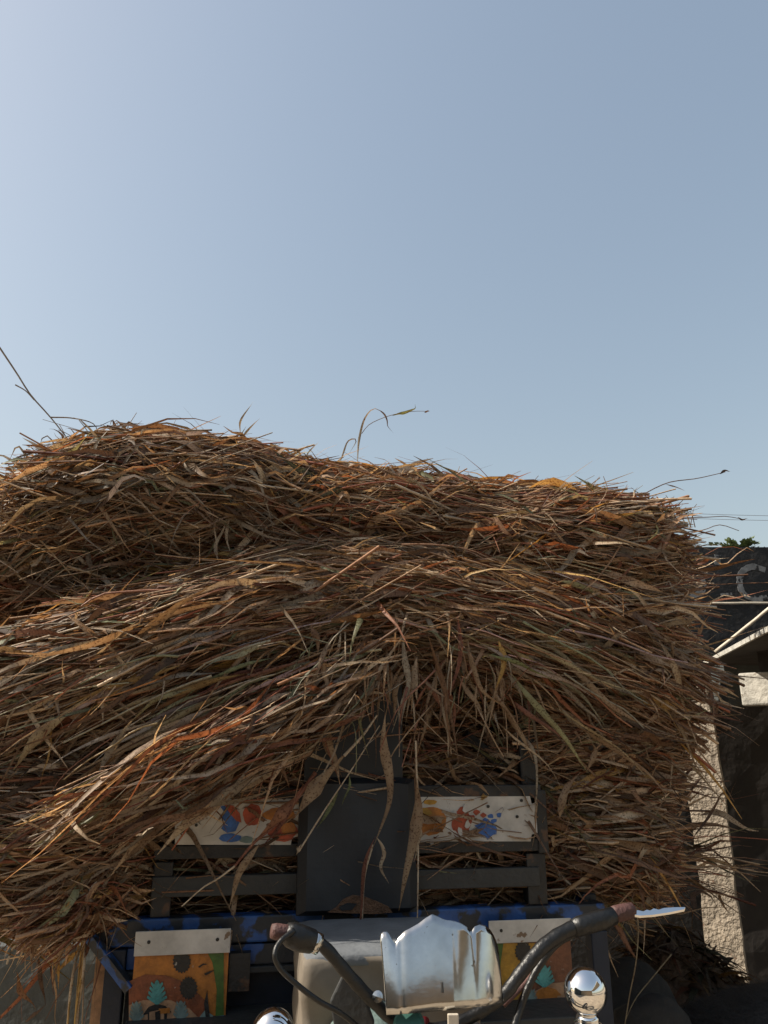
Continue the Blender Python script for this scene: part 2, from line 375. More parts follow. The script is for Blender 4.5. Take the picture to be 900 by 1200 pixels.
rh_ = thing('lane_house', (4.2, -4, 0), 'sunlit tan plastered house along the lane on the shed side, seen in the chrome', 'house')
mb = rough_wall(-9.0, 0.6, 0.0, 0.3, 3.3, 18, 8, 0.01); mb.v = [tuple(Matrix.Translation((3.9, 0, 0)) @ Matrix.Rotation(R(-90), 4, 'Z') @ Vector((-x, y, z))) for x, y, z in mb.v]
mb.v = [(x, y-8.4, z) for x, y, z in mb.v]
obj('wall', mb, 'mud_wall', rh_)
obj('roof', MB().box(3.6, 7.0, -8.6, 1.4, 3.32, 3.44), 'whitewash', rh_)
lh_ = thing('shaded_house', (-5.6, -4, 0), 'grey house across the lane with its front in shade, seen in the chrome', 'house')
obj('wall', MB().box(-8.0, -5.4, -8.5, -0.6, 0, 3.0), 'grey_cement', lh_, bevel=0.02)
obj('roof', MB().box(-8.2, -5.15, -8.7, -0.4, 3.003, 3.14), 'whitewash', lh_)
# overhead cables on poles
up_l = W(690, 600, 14.0); up_r = W(1160, 614, 14.0)
for k, pnt in enumerate((up_l, up_r)):
    t = thing('utility_pole', (pnt.x, 14.0, 0), ('grey utility pole holding the cables behind the fodder load', 'grey utility pole holding the cables past the end of the black wall')[k], 'utility pole', 'poles carrying the cables')
    obj('post', MB().tube([(pnt.x, 14, -0.05), (pnt.x, 14, pnt.z+0.12)], [0.09, 0.06], 10), 'grey_cement', t)
    obj('crossarm', MB().box(pnt.x-0.04, pnt.x+0.04, 13.8, 14.35, pnt.z-0.01, pnt.z+0.05), 'dark_iron', t)
for k, (ya, yb, ym, lab) in enumerate([(601, 606, 604, 'thin upper overhead cable crossing the sky above the black wall'), (607, 611, 609, 'thin lower overhead cable crossing the sky above the black wall')]):
    a, b = W(690, ya-6, 14.0+k*0.2), W(1160, yb-6, 14.0+k*0.2); pts = []
    for i in range(25):
        t = i/24; p = a.lerp(b, t); p.z -= 0.16*4*t*(1-t)*0.8; pts.append(p)
    tag(obj('overhead_cable', MB().tube(pts, 0.0042, 5), 'cable', origin=a), lab, 'cable')

# ================================================================== THE CARGO RICKSHAW
cart = thing('cargo_rickshaw', Vector(C0), 'painted cargo rickshaw with chrome visor and blue body loaded with dry fodder', 'rickshaw', rz=YAW)
def za(px, py, d): p = LP(px, py, d); return p[0], p[2]
def rect(x0, x1, y0, y1, d):          # cart-square rectangle seen at those pixels: a0,a1,z0,z1
    xm, ym = (x0+x1)/2, (y0+y1)/2
    return LP(x0, ym, d)[0], LP(x1, ym, d)[0], LP(xm, y1, d)[2], LP(xm, y0, d)[2]
def cpart(name, x0, x1, y0, y1, d0, d1, m, bevel=0.004, parent=None, zz=None):
    a0, a1, z0, z1 = rect(x0, x1, y0, y1, d0)
    if zz: z0, z1 = zz
    return obj(name, MB().cbox(a0, a1, d0, d1, z0, z1), m, parent or cart, bevel=bevel)
# bed and body
aL, aR = LP(103, 1083, 0.02)[0], LP(708, 1083, 0.02)[0]
zb = LP(410, 1083, 0.0)[2]
zb1 = zb+0.033; zb0 = zb-0.04
BL = 1.95
obj('front_beam', MB().cbox(aL, aR, 0.0, 0.06, zb0, zb1), 'blue_paint', cart, bevel=0.006)
obj('bed_floor', MB().cbox(aL+0.02, aR-0.02, 0.062, BL, zb0-0.02, zb0+0.02), 'grey_iron', cart)
for a in (aL, aR-0.05): obj('side_beam', MB().cbox(a, a+0.05, 0.062, BL, zb0+0.022, zb1+0.02), 'blue_paint', cart, bevel=0.006)
for a in (aL+0.004, aR-0.034):
    for i in range(4):
        d = 0.1+i*(BL-0.2)/3; obj('stake', MB().cbox(a, a+0.03, d, d+0.03, zb1+0.022, zb1+0.42), 'dark_iron', cart)
obj('chassis_rail', MB().cbox(-0.36, -0.30, -0.02, BL-0.05, zb0-0.12, zb0-0.022), 'dark_iron', cart)
obj('chassis_rail', MB().cbox(0.24, 0.30, -0.02, BL-0.05, zb0-0.12, zb0-0.022), 'dark_iron', cart)
# boards of the lower front
z_a = LP(308, 1098, 0.03)[2]; z_b = LP(308, 1128, 0.03)[2]; z_c = LP(308, 1136, 0.03)[2]; z_d = LP(308, 1171, 0.06)[2]
obj('front_board', MB().cbox(aL+0.12, aR-0.12, 0.012, 0.03, z_b, min(z_a, zb0-0.006)), 'blue_paint', cart, bevel=0.002)
obj('board_lip', MB().cbox(aL+0.12, aR-0.12, -0.004, 0.034, z_c, z_b-0.002), 'grey_iron', cart, bevel=0.002)
obj('front_board', MB().cbox(aL+0.12, aR-0.12, 0.05, 0.062, z_d-0.4, z_c-0.002), 'navy_paint', cart)
obj('foot_step', MB().cbox(aL+0.14, aR-0.14, -0.20, 0.048, z_d-0.045, z_d-0.008), 'grey_iron', cart, bevel=0.004)
# end posts and slanted braces of the front
for s, a in ((1, LP(122, 1150, 0.0)[0]), (-1, aR-0.06)):
    obj('corner_post', MB().cbox(a, a+0.055, -0.012, 0.04, 0.36, zb0-0.003), 'navy_paint', cart, bevel=0.004)
p0, p1 = LP(106, 1098, -0.03), LP(152, 1158, -0.03)
obj('corner_brace', MB().tube([L2W(p0), L2W(p1)], 0.018, 4), 'blue_paint', cart)
# little side tin seen past the corner
a0, a1, z0, z1 = rect(108, 127, 1120, 1215, 0.12)
sp1 = obj('side_tin', MB().cbox(a0, a1, 0.12, 0.128, z0-0.25, z1), 'p_tan', cart)
obj('tin_cap', MB().cbox(a0-0.006, a1+0.004, 0.112, 0.136, z1+0.001, z1+0.02), 'white_tin', sp1)

# ---- upper head frame
fL, fR = LP(182, 985, 0)[0], LP(637, 985, 0)[0]
def hrail(name, y0, y1, d0, d1, m='dark_iron', x0=None, x1=None):
    z0 = LP(560, y1, d0)[2]; z1 = LP(560, y0, d0)[2]
    return obj(name, MB().cbox(x0 if x0 is not None else fL, x1 if x1 is not None else fR, d0, d1, z0, z1), m, cart, bevel=0.003)
hrail('head_rail', 920, 936, -0.004, 0.03)
hrail('head_rail', 984, 999, -0.004, 0.03)
hrail('head_rail', 1018, 1041, -0.002, 0.028, 'grey_iron', fL+0.0, fR-0.02)
ztop = LP(620, 919, 0)[2]; zmid = LP(620, 999, 0)[2]
for (px0, px1) in ((611, 638), (180, 208)):
    a0, a1 = LP(px0, 960, 0)[0], LP(px1, 960, 0)[0]
    obj('head_post', MB().cbox(a0+0.012, a1-0.002, 0.005, 0.026, zb1+0.002, zmid-0.004), 'dark_iron', cart, bevel=0.003)
for (px0, px1) in ((609, 628), (190, 208)):
    a0, a1 = LP(px0, 880, 0.03)[0], LP(px1, 880, 0.03)[0]
    obj('ladder_post', MB().cbox(a0, a1, 0.032, 0.075, zb1+0.003, LP(620, 790, 0.03)[2]), 'dark_iron', cart, bevel=0.006)
p0, p1 = LP(612, 915, 0.07), LP(545, 862, 0.07)
obj('frame_brace', MB().tube([L2W(p0), L2W(p1)], 0.02, 6), 'dark_iron', cart)
a0, a1 = LP(629, 960, -0.004)[0], LP(641, 960, -0.004)[0]
obj('frame_end', MB().cbox(a0, a1, -0.008, 0.034, LP(620, 1000, 0)[2], LP(620, 926, 0)[2]), 'dark_iron', cart, bevel=0.003)
# ---- white tins with painted fruit
def blob(cx, cy, rx, ry, seed, n=22, rag=0.10):
    rr = random.Random(seed)
    return [(cx+rx*math.cos(2*math.pi*k/n)*(1+rr.uniform(-rag, rag)), cy+ry*math.sin(2*math.pi*k/n)*(1+rr.uniform(-rag, rag))) for k in range(n)]
def decal(pix, d, mname, parent, name, thick=0.0012):
    out = [za(x, y, d) for x, y in pix]
    return obj(name, MB().poly(out, (d-thick, d), L2W), mname, parent)
def tin(x0, x1, y0, y1, d, ragged):
    pts = [(x0, y0), (x1-10, y0-1)] + ([(x1-8, y0+8), (x1-2, y0+6)] if ragged else [(x1, y0)]) + [(x1, y1-10), (x1-8, y1-8), (x1-9, y1), (x0, y1)]
    return obj('painted_tin', MB().poly([za(x, y, d) for x, y in pts], (d, d+0.002), L2W), 'white_tin', cart)
TD = -0.0045
t1 = tin(205, 350, 937, 990, TD, False)
t2 = tin(489, 631, 934, 986, TD, True)
k = TD-0.0005
decal([(258, 945), (268, 943), (278, 952), (281, 963), (276, 974), (266, 976), (259, 971), (264, 963), (259, 957), (263, 952)], k, 'p_blue', t1, 'painted_leaf')
decal([(262, 942), (273, 944), (281, 953), (283, 964), (277, 962), (270, 954)], k-0.0014, 'p_red', t1, 'painted_petal')
decal(blob(270, 982, 13, 5, 3), k, 'p_blue', t1, 'painted_leaf')
decal(blob(296, 955, 11, 13, 4), k, 'p_red', t1, 'painted_fruit')
decal(blob(289, 984, 9, 4, 9), k, 'p_greyteal', t1, 'painted_leaf')
decal(blob(327, 955, 19, 8, 5), k, 'p_orange', t1, 'painted_fruit')
decal(blob(331, 974, 17, 12, 6), k-0.0014, 'p_red', t1, 'painted_fruit')
decal(blob(338, 970, 9, 8, 16), k-0.0028, 'p_orange', t1, 'painted_fruit')
decal(blob(505, 962, 18, 17, 7, rag=0.05), k, 'p_orange', t2, 'painted_fruit')
decal(blob(497, 952, 9, 5, 17), k-0.0014, 'p_ochre', t2, 'painted_leaf')
decal(blob(504, 940, 8, 3, 8), k, 'p_ochre', t2, 'painted_leaf')
decal(blob(541, 963, 12, 16, 9, rag=0.16), k, 'p_red', t2, 'painted_fruit')
decal(blob(570, 971, 12, 11, 10, rag=0.24), k-0.0014, 'p_blue', t2, 'painted_leaf')
for sx_, sy_ in ((533, 955), (545, 948), (548, 966), (539, 974)):
    decal(blob(sx_, sy_, 3, 5, sx_, n=9, rag=0.3), k-0.003, 'white_tin', t2, 'paint_chip')
for sx_, sy_ in ((558, 952), (566, 955), (575, 956), (579, 962), (553, 957), (585, 955)):
    decal(blob(sx_, sy_, 3.5, 2.6, sx_, n=8, rag=0.4), k, 'p_red' if sx_ < 570 else 'p_blue', t2, 'paint_fleck')
for t_, hx, hy in ((t1, 230, 967), (t2, 606, 957), (t2, 611, 938), (t2, 572, 945)): decal(blob(hx, hy, 2, 2, 1, n=8), k-0.001, 'p_black', t_, 'nail_hole')
obj('rivet', MB().lathe(PW(506, 988, -0.008), -E2, [(0.006, -0.004), (0.006, 0.001), (0.003, 0.004), (0.0, 0.005)], 10), 'white_tin', cart, smooth=True)

# ---- lower painted panels with folded white strip
def paint_panel(x0, x1, ytop, items, d, strip_h):
    pts = [(x0, ytop), (x1, ytop), (x1, 1330), (x0, 1330)]
    a0, a1, z0, z1 = rect(x0, x1, ytop, 1330, d)
    z1 = LP((x0+x1)/2, ytop, d)[2]
    p = obj('painted_panel', MB().cbox(a0, a1, d, d+0.004, z0, z1), items[0], cart)
    zs = LP((x0+x1)/2, ytop+strip_h, d)[2]
    s = obj('white_strip', MB().cbox(a0-0.002, a1+0.003, d-0.010, d-0.0055, zs, z1+0.006), 'white_tin', p, bevel=0.0015)
    for u in (0.14, 0.87):
        a = a0+(a1-a0)*u; z = zs+(z1-zs)*0.62
        obj('bolt', MB().lathe(L2W((a, d-0.010, z)), -E2, [(0.005, -0.003), (0.005, 0.001), (0.0, 0.002)], 10), 'p_black', p)
    for i, (nm, m, out, lift) in enumerate(items[1]):
        out = [(min(max(x, x0+0.8), x1-0.8), y) for x, y in out]
        decal(out, d-0.0004-0.0011*lift, m, p, nm, 0.001)
    return p
def frond(cx, base, h, wd, n=4):
    L_ = [(cx-1.5, base)]
    for i in range(n):
        y = base-h*(0.12+0.75*i/n); r = wd*(1-0.55*i/n); L_ += [(cx-r, y-4), (cx-r*0.92, y-7), (cx-r*0.45, y-3.5)]
    L_ += [(cx-2, base-h+2), (cx, base-h), (cx+2, base-h+2)]
    Rr = [(2*cx-x, y) for x, y in L_[:3*n+1]][::-1]
    return L_+Rr
def burst(cx, cy, rx, ry, n=18): return [(cx+(rx if i % 2 else rx*0.84)*math.cos(math.pi*i/n), cy+(ry if i % 2 else ry*0.84)*math.sin(math.pi*i/n)) for i in range(2*n)]
def hut(cx, y): return [(cx-17, y+14), (cx-10, y+4), (cx, y), (cx+10, y+3), (cx+17, y+10), (cx+12, y+11), (cx+10, y+34), (cx-10, y+34), (cx-11, y+12)]
itL = ('p_orange', [
    ('painted_hill', 'p_rust', [(151, 1150), (170, 1142), (195, 1143), (220, 1152), (240, 1172), (252, 1200), (252, 1215), (151, 1215)], 0),
    ('painted_bank', 'p_green', [(239, 1108), (264, 1108), (264, 1200), (252, 1200), (254, 1160), (249, 1128)], 1),
    ('painted_dune', 'p_tan', [(151, 1178), (168, 1172), (200, 1172), (222, 1182), (236, 1196), (236, 1230), (151, 1230)], 1),
    ('painted_tree', 'p_black', burst(213, 1127, 11, 14), 2), ('painted_tree', 'p_black', burst(221, 1158, 11, 14), 2),
    ('painted_plant', 'p_teal', frond(184, 1177, 29, 12), 3), ('painted_plant', 'p_greyteal', frond(160, 1198, 25, 9), 3),
    ('painted_plant', 'p_greyteal', frond(212, 1196, 24, 9), 3), ('painted_hut', 'p_black', hut(184, 1176), 2), ('painted_hut', 'p_tan', [(175, 1186), (192, 1182), (193, 1215), (175, 1215)], 4),
    ('painted_roof', 'p_orange', [(186, 1182), (199, 1181), (199, 1187), (187, 1188)], 5), ('painted_door', 'p_black', [(182, 1186), (188, 1184), (188, 1215), (182, 1215)], 5),
    ('painted_bush', 'p_green', blob(200, 1207, 25, 11, 2), 4), ('painted_bush', 'p_dkgreen', blob(165, 1208, 16, 10, 3), 4), ('painted_water', 'p_blue', [(222, 1194), (264, 1190), (264, 1260), (222, 1260)], 3),
    ('painted_reed', 'p_black', [(241, 1192), (239, 1176), (243, 1160), (244, 1174), (246, 1192)], 4), ('painted_rock', 'p_greyteal', [(232, 1194), (240, 1184), (250, 1190), (246, 1198)], 4),
    ('painted_bird', 'p_black', [(232, 1133), (238, 1129), (243, 1130), (238, 1131), (234, 1134)], 2), ('painted_bird', 'p_black', [(239, 1141), (246, 1138), (251, 1137), (246, 1140.5), (241, 1143)], 2)])
itR = ('p_brown', [
    ('painted_field', 'p_ochre', [(576, 1105), (640, 1105), (628, 1125), (618, 1150), (606, 1172), (576, 1172)], 0),
    ('painted_bank', 'p_green', [(576, 1104), (590, 1104), (587, 1125), (585, 1150), (576, 1150)], 1),
    ('painted_tree', 'p_black', burst(613, 1115, 10, 13), 2),
    ('painted_dune', 'p_tan', [(620, 1165), (645, 1152), (674, 1150), (674, 1190), (620, 1190)], 1),
    ('painted_plant', 'p_teal', frond(638, 1157, 27, 12), 3), ('painted_plant', 'p_greyteal', frond(622, 1180, 22, 8), 3),
    ('painted_hut', 'p_orange', hut(641, 1156), 2), ('painted_bush', 'p_dkgreen', blob(640, 1190, 28, 16, 3), 4), ('painted_bush', 'p_green', blob(636, 1186, 17, 9, 5), 5),
    ('painted_water', 'p_blue', blob(592, 1190, 14, 13, 6), 4), ('painted_water', 'p_blue', blob(618, 1196, 11, 8, 7), 5)])
paint_panel(150, 263, 1092, itL, -0.035, 26)
paint_panel(577, 675, 1079, itR, -0.035, 24)

# ---- black seat backrest and the board behind it
bk = MB(); nx_, nz_ = 14, 22
bx0, bx1 = LP(350, 1000, -0.09)[0], LP(491, 1000, -0.09)[0]; bz0, bz1 = LP(420, 1074, -0.09)[2], LP(420, 912, -0.09)[2]
def padpt(i, j, back):
    u, v = i/nx_, j/nz_
    e = min(1, 70*min(u, 1-u, 1.2*v, 1.2*(1-v)))
    a = bx0+(bx1-bx0)*u; z = bz0+(bz1-bz0)*v; d = -0.055-0.028*math.sqrt(max(e, 0))-0.004*math.sin(u*9+v*5)+0.03*v
    if v > 0.95: z -= 0.008*(1-min(1, 8*min(u, 1-u)))
    return L2W((a, (-0.012+0.03*v) if back else d, z))
vs = [padpt(i, j, 0) for j in range(nz_+1) for i in range(nx_+1)]+[padpt(i, j, 1) for j in range(nz_+1) for i in range(nx_+1)]
q = lambda i, j, b=0: b*(nx_+1)*(nz_+1)+j*(nx_+1)+i
fs = [(q(i, j), q(i+1, j), q(i+1, j+1), q(i, j+1)) for j in range(nz_) for i in range(nx_)]+[(q(i, j, 1), q(i, j+1, 1), q(i+1, j+1, 1), q(i+1, j, 1)) for j in range(nz_) for i in range(nx_)]
fs += [(q(i, 0), q(i, 0, 1), q(i+1, 0, 1), q(i+1, 0)) for i in range(nx_)]+[(q(i, nz_), q(i+1, nz_), q(i+1, nz_, 1), q(i, nz_, 1)) for i in range(nx_)]
fs += [(q(0, j), q(0, j+1), q(0, j+1, 1), q(0, j, 1)) for j in range(nz_)]+[(q(nx_, j), q(nx_, j, 1), q(nx_, j+1, 1), q(nx_, j+1)) for j in range(nz_)]
br = obj('backrest', bk.add(vs, fs), 'black_vinyl', cart)
def tear(pix, m, d, nm): obj(nm, MB().poly([za(x, y, d) for x, y in pix], (d-0.003, d+0.01), L2W), m, br)
tear([(384, 1069), (394, 1063), (402, 1054), (414, 1049), (428, 1051), (441, 1056), (455, 1062), (460, 1069), (440, 1071), (410, 1070)], 'foam', -0.083, 'torn_foam')
tear([(397, 1063), (407, 1058), (418, 1059), (412, 1066), (400, 1067)], 'black_vinyl', -0.087, 'torn_flap')
obj('backrest_board', MB().cbox(LP(357, 870, 0.0)[0], LP(470, 870, 0.0)[0], -0.026, -0.012, bz1-0.02, LP(420, 800, 0)[2]), 'black_vinyl', cart)
pts = [PW(350+i*10, 868+3*math.sin(i*0.9)+i*0.35, -0.02) for i in range(12)]
obj('tie_cord', MB().tube(pts, 0.0035, 5), 'grey_cloth', cart)

# ---- seat: tan cover, grey top
sb = MB(); sd0, sd1 = -0.50, -0.12
sa0, sa1 = LP(353, 1150, sd0)[0], LP(353, 1150, sd0)[0]+0.44
sz1 = LP(420, 1122, sd0)[2]; sz0 = sz1-0.24
def roundbox(a0, a1, d0, d1, z0, z1, r, wr=0.0, n=10):
    vs = []; fs = []; bm = bmesh.new(); bmesh.ops.create_cube(bm, size=2)
    bmesh.ops.subdivide_edges(bm, edges=bm.edges[:], cuts=n, use_grid_fill=True)
    hx, hy, hz = (a1-a0)/2, (d1-d0)/2, (z1-z0)/2; c = np.array([(a0+a1)/2, (d0+d1)/2, (z0+z1)/2])
    for v in bm.verts:
        p = np.array(v.co)*np.array([hx, hy, hz]); q_ = np.clip(p, -np.array([hx-r, hy-r, hz-r]), np.array([hx-r, hy-r, hz-r])); dd = p-q_; L_ = np.linalg.norm(dd)
        if L_ > 1e-6: p = q_+dd/L_*min(r, L_) if L_ > r else p
        if wr: p = p + wr*np.array([0.3*math.sin(p[2]*55+p[0]*20), math.sin(p[0]*22+p[2]*38), 0.5*math.sin(p[0]*18+p[1]*16)])
        v.co = L2W(c+p)
    bm.verts.index_update(); vs = [tuple(v.co) for v in bm.verts]; fs = [tuple(v.index for v in f.verts) for f in bm.faces]; bm.free()
    return MB().add(vs, fs)
seat = obj('seat', roundbox(sa0, sa1, sd0, sd1, sz0, sz1, 0.014, 0.008, 18), 'tan_cloth', cart, smooth=True)
obj('seat_top', roundbox(sa0+0.004, sa1-0.004, sd0+0.006, sd1+0.03, sz1-0.022, sz1+0.008, 0.02, 0.003, 10), 'grey_cloth', seat, smooth=True)
obj('seat_base', MB().cbox(sa0+0.05, sa1-0.05, sd0+0.05, sd1, 0.42, sz0+0.01), 'navy_paint', cart)

# ---- handlebar
HBY = 1.82
def HB(px, py, dy=0.0):
    Y = 1.70+ (px-330)/(735-330)*0.22 + dy; return W(px, py, Y)
hpts = smoothcurve([HB(352, 1096), HB(378, 1108), HB(408, 1142), HB(438, 1174), HB(470, 1200), HB(515, 1206), HB(555, 1190), HB(590, 1166), HB(612, 1138), HB(638, 1108), HB(668, 1089), HB(705, 1076), HB(722, 1071)], 6)
K = len(hpts); rads = [0.0165+0.0035*min(1, max(0, (i/K-0.5)*4))*(1 if i/K > 0.5 else 0)+0.0008*math.sin(i*1.9) for i in range(K)]
hb = obj('handlebar', MB().tube(hpts, [q_*0.78 for q_ in rads], 14), 'black_rubber', cart, smooth=True)
obj('grip', MB().tube([HB(318, 1091), HB(323, 1091.5), HB(340, 1094), HB(350, 1096)], [0.013, 0.0155, 0.0155, 0.0155], 16), 'red_rubber', hb, smooth=True)
obj('switch_housing', MB().tube([HB(334, 1092), HB(340, 1095), HB(350, 1099), HB(366, 1103), HB(371, 1105)], [0.018, 0.024, 0.026, 0.023, 0.017], 16), 'black_rubber', hb, smooth=True)
obj('clamp_ring', MB().tube([HB(366, 1103), HB(374, 1106.5)], [0.0205, 0.0205], 16), 'chrome', hb, smooth=True)
obj('grip', MB().tube([HB(718, 1072), HB(722, 1071), HB(735, 1068), HB(741, 1066.5), HB(743, 1066)], [0.0165, 0.018, 0.018, 0.0165, 0.011], 16), 'red_rubber', hb, smooth=True)
obj('grip_sleeve', MB().tube([HB(672, 1088), HB(680, 1085), HB(705, 1078), HB(719, 1073)], [0.018, 0.021, 0.021, 0.019], 16), 'black_rubber', hb, smooth=True)
# chrome lever blade with finger notches, lying flat past the right grip
lev = [(743, 1070), (747, 1066.5), (754, 1068), (758, 1066), (762, 1067), (766, 1064.5), (772, 1066), (778, 1064), (790, 1063.2), (803, 1063), (802, 1065.5), (785, 1069), (765, 1072), (750, 1073), (744, 1072)]
l3 = [HB(x, y, -0.02+(1073-y)*0.0016) for x, y in lev]; thick = Vector((0.0, 0.002, -0.005))
nL = len(l3)
obj('hand_lever', MB().add(l3+[p+thick for p in l3], [tuple(range(nL)), tuple(range(2*nL-1, nL-1, -1))]+[(i, i+nL, (i+1) % nL+nL, (i+1) % nL) for i in range(nL)]), 'chrome_clean', hb)
# cables
obj('brake_cable', MB().tube(smoothcurve([HB(345, 1090, -.02), HB(328, 1104, -.03), HB(322, 1120, -.04), HB(330, 1137, -.04), HB(352, 1157, -.04), HB(375, 1174, -.04), HB(400, 1188, -.03), HB(430, 1212, 0)], 6), 0.0055, 8), 'black_rubber', hb, smooth=True)
obj('throttle_cable', MB().tube(smoothcurve([HB(690, 1088, .03), HB(655, 1104, .03), HB(632, 1132, .03), HB(620, 1155, .03), HB(610, 1180, .03), HB(600, 1215, .0)], 6), 0.0085, 8), 'black_rubber', hb, smooth=True)
obj('wire_sleeve', MB().tube(smoothcurve([HB(665, 1097, .03), HB(640, 1120, .04), HB(618, 1150, .04), HB(590, 1178, .03)], 6), 0.006, 8), 'red_rubber', hb, smooth=True)
obj('mount_bolt', MB().lathe(HB(443, 1168, -0.022), (-0.2, -1, 0.3), [(0.011, -0.004), (0.011, 0.004), (0.006, 0.005), (0.006, 0.010), (0, 0.011)], 12), 'chrome', hb)

# ---- chrome crown visor: bent sheet with a scalloped top
VY = 1.70
vl = W(447, 1191, VY); vr = W(597, 1177, VY+0.035)
ax = (vr-vl); vw = ax.length; ax.normalize(); az = Vector((0.0, 0.22, 1.0)).normalized(); an = az.cross(ax).normalized()  # an points away from camera
def pix_top(u):
    kn = [(0.0, 88), (0.02, 92), (0.06, 92), (0.095, 82), (0.12, 76), (0.14, 84), (0.19, 91), (0.24, 94), (0.31, 99), (0.36, 104), (0.42, 108.5), (0.47, 105), (0.53, 100.5), (0.60, 98.5), (0.66, 95), (0.71, 90), (0.745, 84), (0.775, 90), (0.83, 92), (0.88, 90), (0.93, 84), (0.965, 76), (1.0, 64)]
    for (u0, h0), (u1, h1) in zip(kn, kn[1:]):
        if u <= u1: return h0+(h1-h0)*(u-u0)/(u1-u0)
    return kn[-1][1]
PXM = VY/(FPX*1.15)
def fold(u):
    """depth profile across the bent sheet: flat centre, wings turned back in facets"""
    kn = [(0.0, -0.42), (0.115, -0.42), (0.135, 0.25), (0.165, -0.55), (0.20, -0.30), (0.235, -0.02), (0.565, 0.0), (0.58, 0.22), (0.60, 0.04), (0.64, 0.22), (0.735, 0.45), (0.755, 0.1), (0.80, 0.45), (0.90, 0.85), (1.0, 1.5)]
    d, n_ = 0.0, 40; a, b = (0.4, u)
    for k in range(n_):
        x = a+(b-a)*(k+0.5)/n_
        d += float(np.interp(x, [q_[0] for q_ in kn], [q_[1] for q_ in kn]))*(b-a)/n_
    return d*0.20
NU, NV = 90, 10; vsf = []; vsb = []
for i in range(NU+1):
    u = i/NU; H = pix_top(u)*PXM*0.93
    flare = 0.06*(1-u)
    for j in range(NV+1):
        v = j/NV; h = H*v
        uu = u + (0.035*(0.5-u)*(1-v))*0.0 - (0.045*(1-v)*(-1)*(1 if u < 0.2 else 0)*(0.2-u)/0.2)
        p = vl + ax*(uu*vw) + az*h + an*(fold(u)+0.012*v*v)
        vsf.append(p); vsb.append(p+an*0.0016)
N_ = (NU+1)*(NV+1); q = lambda i, j, b=0: b*N_+i*(NV+1)+j
fs = []
for i in range(NU):
    for j in range(NV):
        fs += [(q(i, j), q(i+1, j), q(i+1, j+1), q(i, j+1)), (q(i, j, 1), q(i, j+1, 1), q(i+1, j+1, 1), q(i+1, j, 1))]
    fs += [(q(i, 0), q(i, 0, 1), q(i+1, 0, 1), q(i+1, 0)), (q(i, NV), q(i+1, NV), q(i+1, NV, 1), q(i, NV, 1))]
for j in range(NV): fs += [(q(0, j), q(0, j+1), q(0, j+1, 1), q(0, j, 1)), (q(NU, j), q(NU, j, 1), q(NU, j+1, 1), q(NU, j+1))]
vis = obj('visor', MB().add(vsf+vsb, fs), 'chrome', cart, smooth=True)
sl_ = vl+ax*(vw*0.475)+az*0.034-an*0.001
obj('bolt_slot', MB().tube([sl_-az*0.004, sl_+az*0.014], [0.003, 0.002], 8), 'p_black', vis)
# ---- lamp balls on a crossbar
for (px, py, r_) in ((686, 1161, 0.0425), (320, 1209, 0.042)):
    c = W(px, py, 1.72); lb = obj('lamp_ball', MB().lathe(c, (0.02, 0, 1), [(r_*math.sin(math.pi*i/24), -r_*math.cos(math.pi*i/24)) for i in range(25)], 36), 'chrome_clean', cart, smooth=True)
    obj('ball_collar', MB().lathe(c+Vector((0, 0, -r_-0.024)), (0, 0, 1), [(0.0, 0), (0.026, 0), (0.028, 0.004), (0.027, 0.010), (0.022, 0.013), (0.024, 0.018), (0.02, 0.026), (0.012, 0.028)], 28), 'chrome_clean', lb, smooth=True)
    obj('ball_stem', MB().tube([c+Vector((0, 0, -r_-0.02)), c+Vector((0, 0.02, -0.14)), W(515, 1290, 1.78)+Vector(((px-503)*0.0011, 0, 0.0))], 0.010, 8), 'chrome', lb, smooth=True)
# ---- head, fork, wheel, tank
hc = W(515, 1215, 1.80)
obj('triple_clamp', MB().box(-0.10, 0.10, -0.035, 0.035, -0.03, 0.012, lambda p: hc+Vector((p[0]*math.cos(.25)-p[1]*math.sin(.25), p[0]*math.sin(.25)+p[1]*math.cos(.25), p[2]))), 'dark_iron', cart, bevel=0.008)
obj('visor_bracket', MB().box(-0.011, 0.011, -0.004, 0.004, -0.06, 0.012, lambda p: W(531, 1196, VY+0.012)+Vector(p)), 'bamboo', cart, bevel=0.002)
obj('warning_cover', MB().tube([W(476, 1206, 1.80), W(500, 1206, 1.78)], 0.022, 10), 'red_paint', cart, smooth=True)
obj('instrument', MB().lathe(W(480, 1207, 1.74), (-0.1, -0.7, 0.7), [(0.0, 0), (0.03, 0), (0.032, 0.02), (0.026, 0.026), (0, 0.027)], 18), 'green_paint', cart)
hd = Vector((hc.x, hc.y-0.10, 0.80))
obj('headlamp', MB().lathe(hd, (0.2, -1, 0.05), [(0, -0.12), (0.05, -0.10), (0.08, -0.05), (0.092, 0.0), (0.088, 0.006), (0.05, 0.02), (0, 0.026)], 28), 'chrome', cart, smooth=True)
wc = Vector((hc.x+0.13, hc.y-0.48, 0.29))
for s in (-1, 1):
    off = Vector((0.075*s, 0.02*s, 0)); obj('fork_leg', MB().tube([hc+off, Vector((wc.x, wc.y, wc.z))+off], [0.022, 0.026], 10), 'dark_iron', cart, smooth=True)
